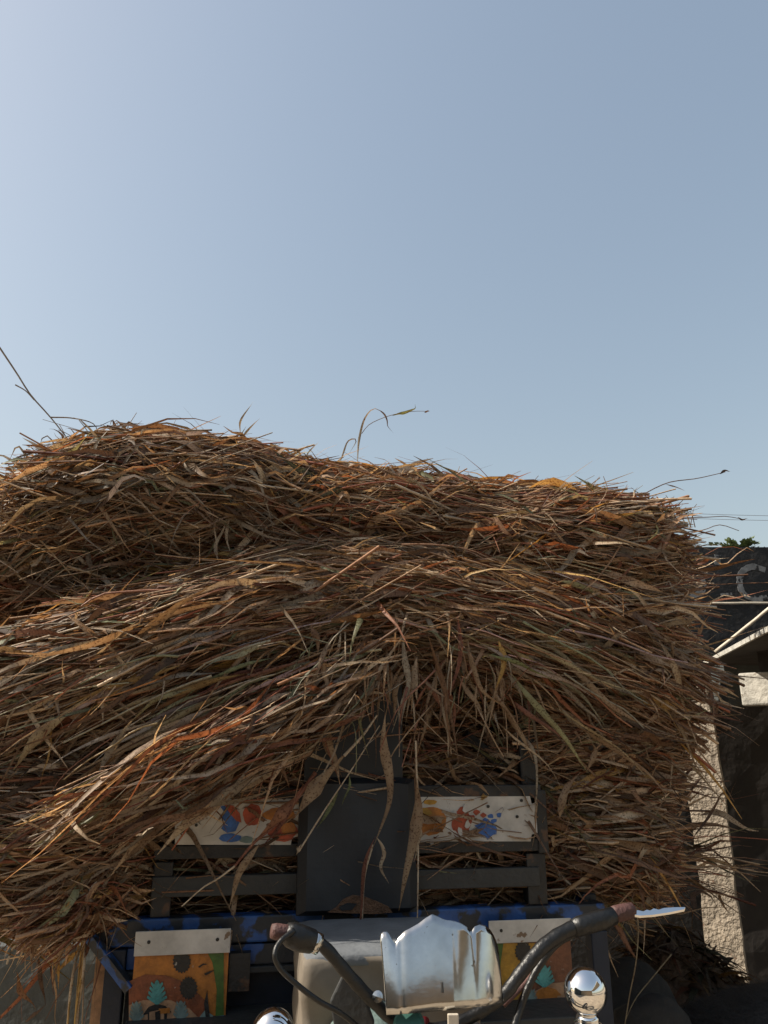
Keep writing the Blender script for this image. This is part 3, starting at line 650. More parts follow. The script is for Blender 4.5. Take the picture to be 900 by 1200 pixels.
def wheel(c, axis, r):
    prof = [(r-0.085, -0.03), (r-0.03, -0.042), (r-0.006, -0.03), (r, 0), (r-0.006, 0.03), (r-0.03, 0.042), (r-0.085, 0.03), (r-0.085, -0.03)]
    w_ = obj('wheel', MB().lathe(c, axis, prof, 36), 'tyre', cart, smooth=True)
    obj('rim', MB().lathe(c, axis, [(r-0.10, -0.025), (r-0.084, -0.031), (r-0.084, 0.031), (r-0.10, 0.025), (r-0.10, -0.025)], 36), 'chrome', w_)
    obj('hub', MB().lathe(c, axis, [(0, -0.06), (0.035, -0.05), (0.035, 0.05), (0, 0.06)], 16), 'dark_iron', w_)
    A = Vector(axis).normalized(); a = A.orthogonal().normalized(); b = A.cross(a); spk = MB()
    for k_ in range(18):
        g_ = 2*math.pi*k_/18; d_ = a*math.cos(g_)+b*math.sin(g_); spk.tube([Vector(c)+d_*0.03, Vector(c)+d_*(r-0.09)], 0.004, 4)
    o = obj('spokes', spk, 'chrome', w_); o['kind'] = 'stuff'
wheel(wc, (math.cos(0.25), math.sin(0.25), 0), 0.29)
for a in (-0.52, 0.46): wheel(L2W((a, 1.35, 0.29)), tuple(E1), 0.29)
obj('rear_axle', MB().tube([L2W((-0.52, 1.35, 0.29)), L2W((0.46, 1.35, 0.29))], 0.03, 10), 'dark_iron', cart)
for a in (-0.33, 0.27): obj('leaf_spring', MB().tube([L2W((a, 0.95, zb0-0.13)), L2W((a, 1.15, 0.34)), L2W((a, 1.35, 0.31)), L2W((a, 1.55, 0.34)), L2W((a, 1.75, zb0-0.13))], 0.018, 6), 'dark_iron', cart)
spine_c = [hc+Vector((0, 0.03, -0.06)), Vector((hc.x-0.03, hc.y+0.2, 0.62)), Vector(L2W((0.05, -0.2, 0.45))), Vector(L2W((0.0, 0.3, 0.5)))]
obj('frame_tube', MB().tube(smoothcurve(spine_c, 5), 0.028, 10), 'dark_iron', cart, smooth=True)
tk = W(420, 1215, 1.95)
tkm = MB()
prof = [(0.0, -0.16), (0.07, -0.15), (0.10, -0.08), (0.115, 0.02), (0.10, 0.12), (0.06, 0.20), (0, 0.22)]
tkm.lathe(tk+Vector((0.02, 0.04, 0)), (0.05, 1, 0.12), prof, 22)
tkm.v = [(x_, y_, z_-0.07) for x_, y_, z_ in tkm.v]
obj('fuel_tank', tkm, 'p_greyteal', cart, smooth=True)
kn = MB(); kn.poly([(0.0, 0.0), (0.05, 0.01), (0.075, 0.05), (0.05, 0.11), (0.012, 0.15), (-0.02, 0.09)], (0, 0.02), lambda p: W(397, 1200, 1.80)+Vector((p[0], p[1], p[2]-0.05)))
obj('side_mirror', kn, 'grey_iron', cart, bevel=0.004)

# ================================================================== THE FODDER LOAD
PAL_LEAF = np.array([(.45, .375, .27), (.36, .265, .175), (.275, .185, .118), (.18, .11, .068), (.235, .105, .06), (.32, .28, .22), (.19, .21, .13), (.43, .29, .11), (.13, .088, .06)])
P_WARM = np.array([.19, .16, .14, .16, .08, .11, .045, .025, .09]); P_GREY = np.array([.10, .14, .12, .17, .02, .25, .06, .01, .16]); P_PALE = np.array([.26, .22, .14, .08, .08, .12, .07, .02, .01])
P_RED = np.array([.12, .17, .17, .17, .14, .07, .03, .07, .06])
PAL_ST = np.array([(.43, .33, .22), (.33, .215, .13), (.24, .13, .072), (.26, .095, .055), (.36, .31, .24), (.17, .10, .06)])
def leaf_mesh(pts, side, wid, fold_amt, col):
    """pts (n,K,3) centre lines, side (n,K,3) unit width directions, wid (n,K) half widths -> verts, quads, colours"""
    n_, K_, _ = pts.shape
    T_ = np.gradient(pts, axis=1); T_ /= np.linalg.norm(T_, axis=2, keepdims=True)+1e-9
    nor = np.cross(T_, side); mid = pts + nor*(wid*fold_amt[:, None])[..., None]
    V = np.stack([pts-side*wid[..., None], mid, pts+side*wid[..., None]], axis=2).reshape(n_, K_*3, 3)
    b = np.arange(K_-1)*3
    F = np.concatenate([np.stack([b, b+1, b+4, b+3], 1), np.stack([b+1, b+2, b+5, b+4], 1)])
    along = 1+rng.normal(0, .16, (n_, 1))*np.linspace(-1, 1, K_)[None]+rng.normal(0, .06, (n_, K_))
    cc = col[:, None, None, :]*along[:, :, None, None]*np.array([.9, 1.18, .97])[None, None, :, None]
    return V, F, np.clip(cc, 0, 1).reshape(n_, K_*3, 3)
def stalk_mesh(pts, rad, col, ns=4):
    n_, K_, _ = pts.shape
    T_ = np.gradient(pts, axis=1); T_ /= np.linalg.norm(T_, axis=2, keepdims=True)+1e-9
    ref = np.where(np.abs(T_[..., 2:3]) > 0.9, np.array([1., 0, 0]), np.array([0, 0, 1.]))
    A = np.cross(T_, ref); A /= np.linalg.norm(A, axis=2, keepdims=True)+1e-9; B = np.cross(T_, A)
    g_ = 2*np.pi*np.arange(ns)/ns
    V = pts[:, :, None, :] + rad[:, :, None, None]*(A[:, :, None, :]*np.cos(g_)[None, None, :, None]+B[:, :, None, :]*np.sin(g_)[None, None, :, None])
    V = V.reshape(n_, K_*ns, 3); F = []
    for i in range(K_-1):
        for k_ in range(ns): F.append((i*ns+k_, i*ns+(k_+1) % ns, (i+1)*ns+(k_+1) % ns, (i+1)*ns+k_))
    return V, np.array(F), np.repeat(col[:, None, :], K_*ns, axis=1)
def np_object(name, V, F, Cc, mname, parent):
    n_, m_, _ = V.shape; off = np.array(root_matrix(parent).translation)
    verts = (V.reshape(-1, 3)-off).astype(np.float32)
    faces = (F[None]+(np.arange(n_)*m_)[:, None, None]).reshape(-1, 4).astype(np.int32)
    me = bpy.data.meshes.new(name); me.vertices.add(len(verts)); me.vertices.foreach_set('co', verts.ravel())
    me.loops.add(faces.size); me.loops.foreach_set('vertex_index', faces.ravel()); me.polygons.add(len(faces))
    me.polygons.foreach_set('loop_start', np.arange(len(faces), dtype=np.int32)*4)
    me.polygons.foreach_set('use_smooth', np.ones(len(faces), dtype=bool))
    me.update(calc_edges=True)
    at = me.color_attributes.new('Col', 'FLOAT_COLOR', 'POINT')
    c4 = np.ones((len(verts), 4), np.float32); c4[:, :3] = Cc.reshape(-1, 3); at.data.foreach_set('color', c4.ravel())
    me.materials.append(MATS[mname]); return link_mesh(name, me, parent)
def split_objects(kind, V, F, Cc, idx, mname, parent):
    rest = np.ones(len(V), bool); rest[idx] = False
    for i in idx: np_object(kind, V[i:i+1], F, Cc[i:i+1], mname, parent)
    if rest.any():
        o = np_object('packed_leaves' if kind == 'leaf' else 'packed_stalks', V[rest], F, Cc[rest], mname, parent); o['kind'] = 'stuff'
CAMV = np.array([0, 0, CAM_Z])
class Spine:
    def __init__(s, ctrl, rz, rd, M=160, droop=0.25):
        P = np.array(smoothcurve(ctrl, 20)); seg = np.linalg.norm(np.diff(P, axis=0), axis=1); cum = np.concatenate([[0], np.cumsum(seg)]); s.L = cum[-1]
        t = np.linspace(-0.45, 1.45, M); s.t = t; tc = np.clip(t, 0, 1)*s.L
        Q = np.stack([np.interp(tc, cum, P[:, k]) for k in range(3)], 1)
        d0 = (P[6]-P[0])/np.linalg.norm(P[6]-P[0]); d1 = (P[-1]-P[-7])/np.linalg.norm(P[-1]-P[-7])
        Q += np.where(t < 0, t, 0)[:, None]*s.L*d0 + np.where(t > 1, t-1, 0)[:, None]*s.L*d1
        over = (np.where(t < 0, -t, 0)+np.where(t > 1, t-1, 0))*s.L; Q[:, 2] -= droop*over**2
        T_ = np.gradient(Q, axis=0); T_ /= np.linalg.norm(T_, axis=1, keepdims=True)
        N = np.array([0, 0, 1.])-T_*T_[:, 2:3]; N /= np.linalg.norm(N, axis=1, keepdims=True); B = np.cross(T_, N)
        s.Q, s.T, s.N, s.B = Q, T_, N, B
        k_ = np.linspace(0, 1, len(rz)); s.rz = np.interp(np.clip(t, 0, 1), k_, rz)*(1+0.25*over/0.3); s.rd = np.interp(np.clip(t, 0, 1), k_, rd)*(1+0.25*over/0.3)
    def at(s, t, arr):
        if arr.ndim == 1: return np.interp(t, s.t, arr)
        return np.stack([np.interp(t, s.t, arr[:, k]) for k in range(3)], -1)
def strands(sp, n_, K_, Lr, ang, rho, front_bias=0.75, tr=(0.0, 1.0), wob=0.012, droop=0.0, kink=0.0, clump=11):
    # cross-section angle: 0 = up, the side towards the camera favoured
    nc = max(3, n_//clump); ci = rng.integers(0, nc, n_); loose = rng.random(n_) < 0.22
    th = rng.uniform(0, 2*np.pi, nc)[ci]+rng.normal(0, 0.10, n_); L_ = np.minimum(rng.uniform(Lr[0], Lr[1], n_), sp.L*rng.uniform(0.6, 1.05, n_))
    th[loose] = rng.uniform(0, 2*np.pi, loose.sum())
    half = np.minimum(0.5*L_/sp.L*0.9, 0.49); fray = np.abs(rng.normal(0, 0.045, n_))
    pl_ = np.clip(np.where(loose, rng.random(n_), rng.random(nc)[ci]+rng.normal(0, 0.09, n_)), 0, 1)
    tm = tr[0]-fray+half + pl_*np.maximum(tr[1]-tr[0]+2*fray-2*half, 0.01)
    Bm = sp.at(tm, sp.B); Qm = sp.at(tm, sp.Q); tocam = CAMV-Qm; tocam /= np.linalg.norm(tocam, axis=1, keepdims=True)
    Nm = sp.at(tm, sp.N)
    for _ in range(3):
        fac = np.cos(th)*(tocam*Nm).sum(1)+np.sin(th)*(tocam*Bm).sum(1) + 0.35*np.cos(th)
        bad = (fac < -0.1) & (rng.random(nc) < front_bias)[ci]; th[bad] += (rng.uniform(0, 2*np.pi, nc)[ci])[bad]
    rh = np.where(loose, rng.uniform(rho[0], rho[1]+0.04, n_), rng.uniform(rho[0]**2, rho[1]**2, nc)[ci]**0.5+rng.normal(0, 0.035, n_))
    flip = np.where(rng.random(n_) < 0.5, -1, 1)
    s_ = np.linspace(-0.5, 0.5, K_)[None, :]
    t = tm[:, None]+flip[:, None]*s_*(L_/sp.L)[:, None]
    rz, rd = sp.at(t, sp.rz), sp.at(t, sp.rd)
    a1 = np.where(loose, rng.normal(0, ang*1.9, n_), rng.normal(0, ang*0.9, nc)[ci]+rng.normal(0, ang*0.45, n_)); a1 = np.clip(a1, -0.75, 0.75)*L_; a2 = np.clip(rng.normal(0, ang*0.4, n_), -.2, .2)*L_
    cu, su = np.cos(th)[:, None], np.sin(th)[:, None]
    lift = np.clip(s_+0.1, 0, 1)**2*rng.uniform(-0.02, 0.10, n_)[:, None]*L_[:, None]
    w1 = wob*np.sin(s_*rng.uniform(4, 11, n_)[:, None]+rng.uniform(0, 6.3, n_)[:, None]); w2 = wob*np.sin(s_*rng.uniform(4, 11, n_)[:, None]+rng.uniform(0, 6.3, n_)[:, None])
    u = rh[:, None]*cu*rz - su*(s_*a1[:, None]+w1) + cu*(s_*a2[:, None]+w2+lift)
    v = rh[:, None]*su*rd + cu*(s_*a1[:, None]+w1) + su*(s_*a2[:, None]+w2+lift)
    pos = sp.at(t, sp.Q)+u[..., None]*sp.at(t, sp.N)+v[..., None]*sp.at(t, sp.B)
    tip = np.clip(s_+0.5, 0, 1)
    pos[..., 2] -= (rng.uniform(0, 1, n_)**2*droop)[:, None]*tip**2*L_[:, None]
    if kink > 0:
        kk = rng.random(n_) < kink; sk = rng.uniform(-0.2, 0.35, n_)[:, None]; kv = np.clip(rng.normal(0, 0.6, (n_, 3)), -1, 1); kv[:, 2] -= 0.35
        pos += (np.clip(s_-sk, 0, 1)*np.minimum(L_, 0.28)[:, None]*kk[:, None])[..., None]*kv[:, None, :]
    out = cu[..., None]*sp.at(t, sp.N)+su[..., None]*sp.at(t, sp.B)
    vis = (cu[:, 0]*(tocam*Nm).sum(1)+su[:, 0]*(tocam*Bm).sum(1))*rh
    return pos, out, vis, L_, s_
def taper(K_): 
    x = np.linspace(0, 1, K_); return np.clip(np.minimum((x/0.35)**0.8, ((1-x)/0.65)**1.0), 0.06, 1)
def sheaf(label, ctrl, rz, rd, nleaf, nstalk, pal=P_WARM, ang=0.13, leafL=(0.22, 0.55), stalkL=(0.35, 0.8), nind=34, group='bundles of dry fodder stacked on the cart', core=0.62, tone=1.0, front_bias=0.75, wid=(0.0042, 0.0190), tr=(-0.03, 1.03), stuff_only=False, rho=(0.55, 1.10), droop=0.12):
    ctrl = [PW(*c) for c in ctrl]; sp = Spine(ctrl, rz, rd)
    if core > 0 and not stuff_only: nleaf, nstalk = int(nleaf*0.76), int(nstalk*0.85)
    root = thing('fodder_sheaf', Vector(sp.at(np.array([0.5]), sp.Q)[0])-Vector((0, 0, float(np.mean(rz)))), label, 'fodder bundle', group)
    # packed inside
    if core > 0:
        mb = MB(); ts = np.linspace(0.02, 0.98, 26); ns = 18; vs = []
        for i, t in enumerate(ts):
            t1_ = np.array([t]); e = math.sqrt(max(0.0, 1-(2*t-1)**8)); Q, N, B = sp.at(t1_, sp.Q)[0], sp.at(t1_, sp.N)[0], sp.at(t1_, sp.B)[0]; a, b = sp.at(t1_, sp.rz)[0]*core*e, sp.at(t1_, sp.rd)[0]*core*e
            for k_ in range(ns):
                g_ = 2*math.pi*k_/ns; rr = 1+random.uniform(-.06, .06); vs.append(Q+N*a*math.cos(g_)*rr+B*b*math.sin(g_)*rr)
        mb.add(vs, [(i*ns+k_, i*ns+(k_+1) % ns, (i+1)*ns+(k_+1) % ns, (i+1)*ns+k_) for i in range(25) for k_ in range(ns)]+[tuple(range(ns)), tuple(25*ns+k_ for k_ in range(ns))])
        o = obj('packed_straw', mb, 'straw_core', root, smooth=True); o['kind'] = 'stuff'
    # leaves
    K_ = 8
    pos, out, vis, L_, s_ = strands(sp, nleaf, K_, leafL, ang*1.25, rho, front_bias, tr, 0.024, droop, 0.40)
    T_ = np.gradient(pos, axis=1); T_ /= np.linalg.norm(T_, axis=2, keepdims=True)+1e-9
    sd_ = np.cross(T_, out); sd_ /= np.linalg.norm(sd_, axis=2, keepdims=True)+1e-9; no_ = np.cross(sd_, T_)
    roll = (rng.normal(0, 0.75, nleaf)[:, None]+rng.normal(0, 1.1, nleaf)[:, None]*s_)[..., None]
    side = sd_*np.cos(roll)+no_*np.sin(roll)
    hw = rng.uniform(0, 1, nleaf)**1.9*(wid[1]-wid[0])+wid[0]
    wd = hw[:, None]*taper(K_)[None, :]
    col = PAL_LEAF[rng.choice(len(PAL_LEAF), nleaf, p=pal/pal.sum())]*rng.uniform(0.42, 1.4, (nleaf, 1))*tone*1.08
    V, F, Cc = leaf_mesh(pos, side, wd, rng.uniform(0.0, 0.55, nleaf), col)
    score = vis*1.0+hw*30; idx = np.argsort(-score)[:0 if stuff_only else nind]
    split_objects('leaf', V, F, Cc, idx, 'dry_leaf', root)
    # short curled leaves lying every way on the outside
    ne = max(12, nleaf//5); K_ = 8
    pos, out, vis, L_, s_ = strands(sp, ne, K_, (0.04, 0.27), 0.85, (0.94, 1.12), front_bias, tr, 0.02, 0.9, 0.8, 1)
    T_ = np.gradient(pos, axis=1); T_ /= np.linalg.norm(T_, axis=2, keepdims=True)+1e-9
    sd_ = np.cross(T_, out+rng.normal(0, .3, (ne, 1, 3))); sd_ /= np.linalg.norm(sd_, axis=2, keepdims=True)+1e-9; no_ = np.cross(sd_, T_)
    roll = (rng.normal(0, 0.7, ne)[:, None]+rng.normal(0, 2.0, ne)[:, None]*s_)[..., None]; side = sd_*np.cos(roll)+no_*np.sin(roll)
    hw = rng.uniform(0.0035, 0.0135, ne)
    col = PAL_LEAF[rng.choice(len(PAL_LEAF), ne, p=P_PALE/P_PALE.sum())]*rng.uniform(0.6, 1.2, (ne, 1))*tone
    V, F, Cc = leaf_mesh(pos, side, hw[:, None]*taper(K_)[None, :], rng.uniform(0.0, 0.6, ne), col)
    split_objects('leaf', V, F, Cc, np.argsort(-(vis+hw*30))[:0 if stuff_only else min(20, ne)], 'dry_leaf', root)
    # stalks
    K_ = 6
    pos, out, vis, L_, s_ = strands(sp, nstalk, K_, stalkL, ang*0.8, rho, front_bias, tr, 0.009, droop*0.6, 0.0)
    r0 = 0.0012+0.0042*rng.uniform(0, 1, nstalk)**2.2; rad = r0[:, None]*np.linspace(1.15, 0.55, K_)[None, :]
    col = PAL_ST[rng.choice(len(PAL_ST), nstalk, p=[.24, .26, .2, .1, .12, .08])]*rng.uniform(0.42, 1.35, (nstalk, 1))*tone*1.08
    V, F, Cc = stalk_mesh(pos, rad, col)
    idx = np.argsort(-(vis+r0*120))[:0 if stuff_only else nind]
    split_objects('stalk', V, F, Cc, idx, 'dry_stalk', root)
    return root
SH = {}
SH['back_core'] = None
# back rows fill the bed behind the bundles that show
sheaf('broad fodder bundle filling the cart bed behind the backrest', [(60, 985, 1.0), (400, 975, 1.0), (760, 975, 1.0)], [.28, .36, .28], [.5, .6, .5], 700, 500, stuff_only=True, core=0.85)
sheaf('high rear fodder bundle topping the back of the load', [(100, 730, 1.0), (400, 720, 1.0), (740, 730, 1.0)], [.34, .42, .34], [.5, .6, .5], 1200, 900, stuff_only=True, core=0.85)
sheaf('rear fodder bundle hanging over the tail of the cart bed', [(150, 850, 1.75), (400, 830, 1.75), (690, 850, 1.75)], [.45, .55, .45], [.3, .35, .3], 600, 500, stuff_only=True, core=0.85)
# bundles behind the head frame
sheaf('dark fodder bundle packed behind the iron head frame and backrest', [(150, 950, .31), (410, 930, .29), (660, 945, .31)], [.34, .40, .34], [.26, .28, .26], 2600, 1500, P_WARM, 0.22, nind=40, tone=0.95)
sheaf('bundle of brown stalks jutting sideways below the right of the load beside the pillar', [(635, 962, .30), (700, 962, .24), (758, 965, .22)], [.22, .26, .22], [.22, .25, .22], 2000, 2600, P_RED, 0.13, stalkL=(0.35, 0.75), nind=40)
sheaf('bundle of brown stalks sagging over the blue left corner of the cart', [(-50, 950, .2), (80, 962, .18), (190, 955, .30)], [.28, .28, .22], [.26, .27, .22], 2400, 2200, P_WARM, 0.2, stalkL=(0.3, 0.8), nind=40)
sheaf('loose tuft of stalks drooping below the blue left corner of the cart', [(150, 1025, .08), (95, 1048, .02), (60, 1074, -.02), (42, 1092, -.02)], [.07, .10, .09, .06], [.10, .12, .1, .07], 420, 520, P_RED, 0.3, stalkL=(0.2, 0.45), leafL=(0.15, 0.35), nind=26, core=0.5)
sheaf('fodder bundle tucked between the drooping right sweep and the lower right bundle', [(590, 850, .28), (690, 850, .25), (762, 858, .25)], [.2, .22, .2], [.24, .26, .24], 1500, 1500, P_WARM, 0.15, nind=26)
sheaf('dark tangled bundle in the hollow under the top left crown of the load', [(-60, 655, .46), (140, 650, .44), (340, 660, .40)], [.24, .24, .2], [.26, .28, .24], 2600, 1500, P_WARM, 0.28, nind=40)
sheaf('weathered bundle coloured grey with sun haze crowning the load where it stands highest', [(50, 600, .36), (150, 588, .33), (250, 592, .33), (370, 608, .36)], [.17, .235, .215, .18], [.25, .3, .3, .25], 2800, 1800, P_GREY, 0.24, nind=44, tone=0.95)  # grey palette: weathered stalks, plus sun flare haze put into the colour
sheaf('level orange brown bundle forming the middle of the load top', [(235, 618, .38), (440, 620, .34), (650, 640, .34)], [.19, .21, .19], [.26, .3, .26], 2700, 1800, P_RED, 0.22, nind=44)
sheaf('orange tinged bundle with straight stalk ends poking over the black wall', [(520, 655, .28), (660, 650, .25), (758, 652, .28)], [.18, .235, .20], [.26, .3, .26], 2400, 2200, P_RED, 0.17, nind=44)
sheaf('fodder bundle under the orange tinged bundle with ends poking towards the black wall', [(470, 730, .26), (640, 722, .22), (752, 733, .26)], [.2, .22, .2], [.26, .28, .26], 2200, 2200, P_WARM, 0.14, nind=40)
sheaf('thick fodder bundle lying level across the middle above the backrest', [(150, 745, .28), (420, 715, .20), (640, 735, .22)], [.2, .24, .2], [.26, .28, .26], 3000, 2200, P_WARM, 0.14, nind=44)
# the two sweeps draped over the front
sheaf('long fodder bundle sweeping down over the left front of the cart', [(520, 700, .14), (330, 720, .07), (150, 775, .04), (-50, 842, .06)], [.15, .18, .185, .19], [.14, .17, .18, .18], 3400, 2400, P_WARM, 0.12, leafL=(0.3, 0.7), stalkL=(0.5, 1.1), nind=60, wid=(0.0045, 0.0210))
sheaf('long fodder bundle sweeping down over the right front of the cart', [(370, 690, .14), (540, 722, .06), (680, 770, .06), (778, 815, .12)], [.14, .19, .20, .17], [.14, .17, .18, .16], 3200, 3000, P_WARM, 0.11, leafL=(0.3, 0.65), stalkL=(0.5, 1.05), nind=60)
sheaf('thin slanting bundle of pale long leaves falling left across the painted tin', [(450, 770, -.10), (330, 845, -.19), (190, 918, -.22), (55, 985, -.20)], [.05, .085, .095, .08], [.05, .06, .06, .05], 130, 70, P_PALE, 0.13, leafL=(0.3, 0.6), nind=50, core=0, wid=(0.005, 0.016), tr=(0.0, 1.0), rho=(0.1, 1.3), group='loose wisps hanging off the load')
sheaf('ragged wisp of leaves spreading left below the sweep towards the head frame', [(430, 795, -.06), (320, 862, -.10), (225, 925, -.10), (180, 958, -.10)], [.06, .07, .05, .04], [.05, .06, .05, .04], 50, 30, P_PALE, 0.22, leafL=(0.2, 0.5), nind=40, core=0, wid=(0.005, 0.015), tr=(0.0, 0.95), rho=(0.1, 1.4), group='loose wisps hanging off the load')

# ---- single leaves and stalks one can pick out, traced by where they lie
def place_leaf(pix, d, wpx, col, fold_=0.35, roll0=0.0, name='loose_leaf', K_=18, parent=None):
    dd = d if isinstance(d, (list, tuple)) else [d]*len(pix)
    P = np.array(smoothcurve([PW(x, y, q_) for (x, y), q_ in zip(pix, dd)], 5)); seg = np.concatenate([[0], np.cumsum(np.linalg.norm(np.diff(P, axis=0), axis=1))])
    u = np.linspace(0, seg[-1], K_); P = np.stack([np.interp(u, seg, P[:, k]) for k in range(3)], 1)[None]
    T_ = np.gradient(P, axis=1); T_ /= np.linalg.norm(T_, axis=2, keepdims=True); view = P-CAMV; view /= np.linalg.norm(view, axis=2, keepdims=True)
    sd_ = np.cross(T_, view); sd_ /= np.linalg.norm(sd_, axis=2, keepdims=True); no_ = np.cross(sd_, T_)
    P[0] += (0.004*np.sin(np.linspace(0, random.uniform(5, 12), K_)+random.uniform(0, 6)))[:, None]*np.array([.6, .4, .7])
    roll = (roll0+np.linspace(-0.8, 0.9, K_)*random.uniform(-1.3, 1.3))[None, :, None]; side = sd_*np.cos(roll)+no_*np.sin(roll)
    wd = (wpx*0.5*0.0030*0.78)*(taper(K_)*(1+0.12*np.sin(np.linspace(0, 9, K_)+random.uniform(0, 6))))[None, :]
    V, F, Cc = leaf_mesh(P, side, wd, np.array([fold_]), np.array([col]))
    return np_object(name, V, F, Cc, 'dry_leaf', parent)
def place_stalk(pix, d, rpx, col, name='loose_stalk', K_=14, parent=None, Y=None):
    dd = d if isinstance(d, (list, tuple)) else [d]*len(pix)
    P = np.array(smoothcurve([PW(x, y, q_) for (x, y), q_ in zip(pix, dd)], 5)); seg = np.concatenate([[0], np.cumsum(np.linalg.norm(np.diff(P, axis=0), axis=1))])
    u = np.linspace(0, seg[-1], K_); P = np.stack([np.interp(u, seg, P[:, k]) for k in range(3)], 1)[None]
    rad = (rpx*0.0030)*np.linspace(1.1, 0.6, K_)[None, :]
    V, F, Cc = stalk_mesh(P, rad, np.array([col]), 6)
    return np_object(name, V, F, Cc, 'dry_stalk', parent)
PALE, TAN, BRN, RED, GRY, GRN, YEL = [(.44, .37, .27), (.32, .235, .15), (.19, .115, .065), (.20, .085, .055), (.30, .27, .21), (.14, .17, .08), (.42, .28, .09)]
def sprig(name, label, cat, base, group=None): return thing(name, Vector(PW(*base)), label, cat, group)
r = sprig('drooping_stem', 'long drooping leaf hanging in front of the black backrest and forking near its end', 'leaf', (440, 850, -.12))
place_leaf([(452, 835), (450, 880), (457, 915), (457, 940), (444, 975), (436, 995)], -.14, 13, TAN, name='leaf', parent=r)
place_leaf([(440, 980), (430, 1005), (424, 1040), (423, 1070), (420, 1102)], -.145, 6, RED, name='leaf', parent=r)
place_leaf([(441, 982), (450, 1000), (447, 1015), (455, 1037)], -.14, 6, PALE, name='leaf', parent=r)
place_stalk([(437, 990), (427, 1030), (424, 1098)], -.135, 1.0, PALE, name='stalk', parent=r)
r = sprig('drooping_stem', 'broad speckled leaf hanging straight down along the right edge of the backrest', 'leaf', (488, 870, -.12))
place_leaf([(489, 915), (490, 945), (483, 990), (474, 1035), (467, 1068)], -.14, 17, TAN, name='leaf', parent=r)
place_stalk([(487, 868), (488, 900), (490, 940), (490, 1010), (489, 1090)], -.135, 1.1, PALE, name='stalk', parent=r)
place_leaf([(491, 960), (489, 990), (485, 1010)], -.137, 9, PALE, name='leaf', parent=r)
r = sprig('speckled_leaf', 'wide speckled leaf lying slantwise across the top corner of the backrest', 'leaf', (440, 850, -.12))
place_leaf([(348, 955), (368, 925), (390, 900), (408, 880)], -.135, 19, TAN, name='leaf', parent=r)
place_stalk([(403, 886), (425, 862), (442, 838)], -.135, 1.6, PALE, name='stalk', parent=r)
place_leaf([(379, 838), (384, 862), (391, 888), (399, 918)], -.13, 13, TAN, name='leaf', parent=r)
r = sprig('seed_stalk', 'thin straight stalk slanting across the black backrest with a pale tip', 'stalk', (440, 850, -.12))
place_stalk([(350, 998), (380, 950), (410, 905), (445, 850)], -.125, 0.9, PALE, name='stalk', parent=r)
place_leaf([(396, 925), (385, 950), (370, 972)], -.125, 7, GRN, name='leaf', parent=r)
place_leaf([(411, 908), (408, 925), (400, 945)], -.125, 4, GRN, name='leaf', parent=r)
place_leaf([(347, 1002), (351, 993), (354, 988)], -.126, 6, PALE, name='seed_head', parent=r)
r = sprig('red_stem', 'reddish stem with curled leaves crossing below the left painted tin', 'stem', (350, 930, -.1))
place_stalk([(370, 905), (330, 960), (300, 985), (275, 1015)], -.11, 2.2, RED, name='stalk', parent=r)
place_leaf([(345, 935), (322, 962), (302, 982)], -.12, 15, (.33, .17, .10), name='leaf', parent=r)
place_leaf([(303, 990), (285, 1015), (276, 1035), (268, 1065)], -.12, 11, TAN, name='leaf', parent=r)
place_stalk([(275, 1015), (255, 1030), (238, 1040), (213, 1062)], -.12, 1.0, PALE, name='stalk', parent=r)
place_leaf([(355, 920), (330, 965), (305, 995)], -.115, 9, RED, name='leaf', parent=r)
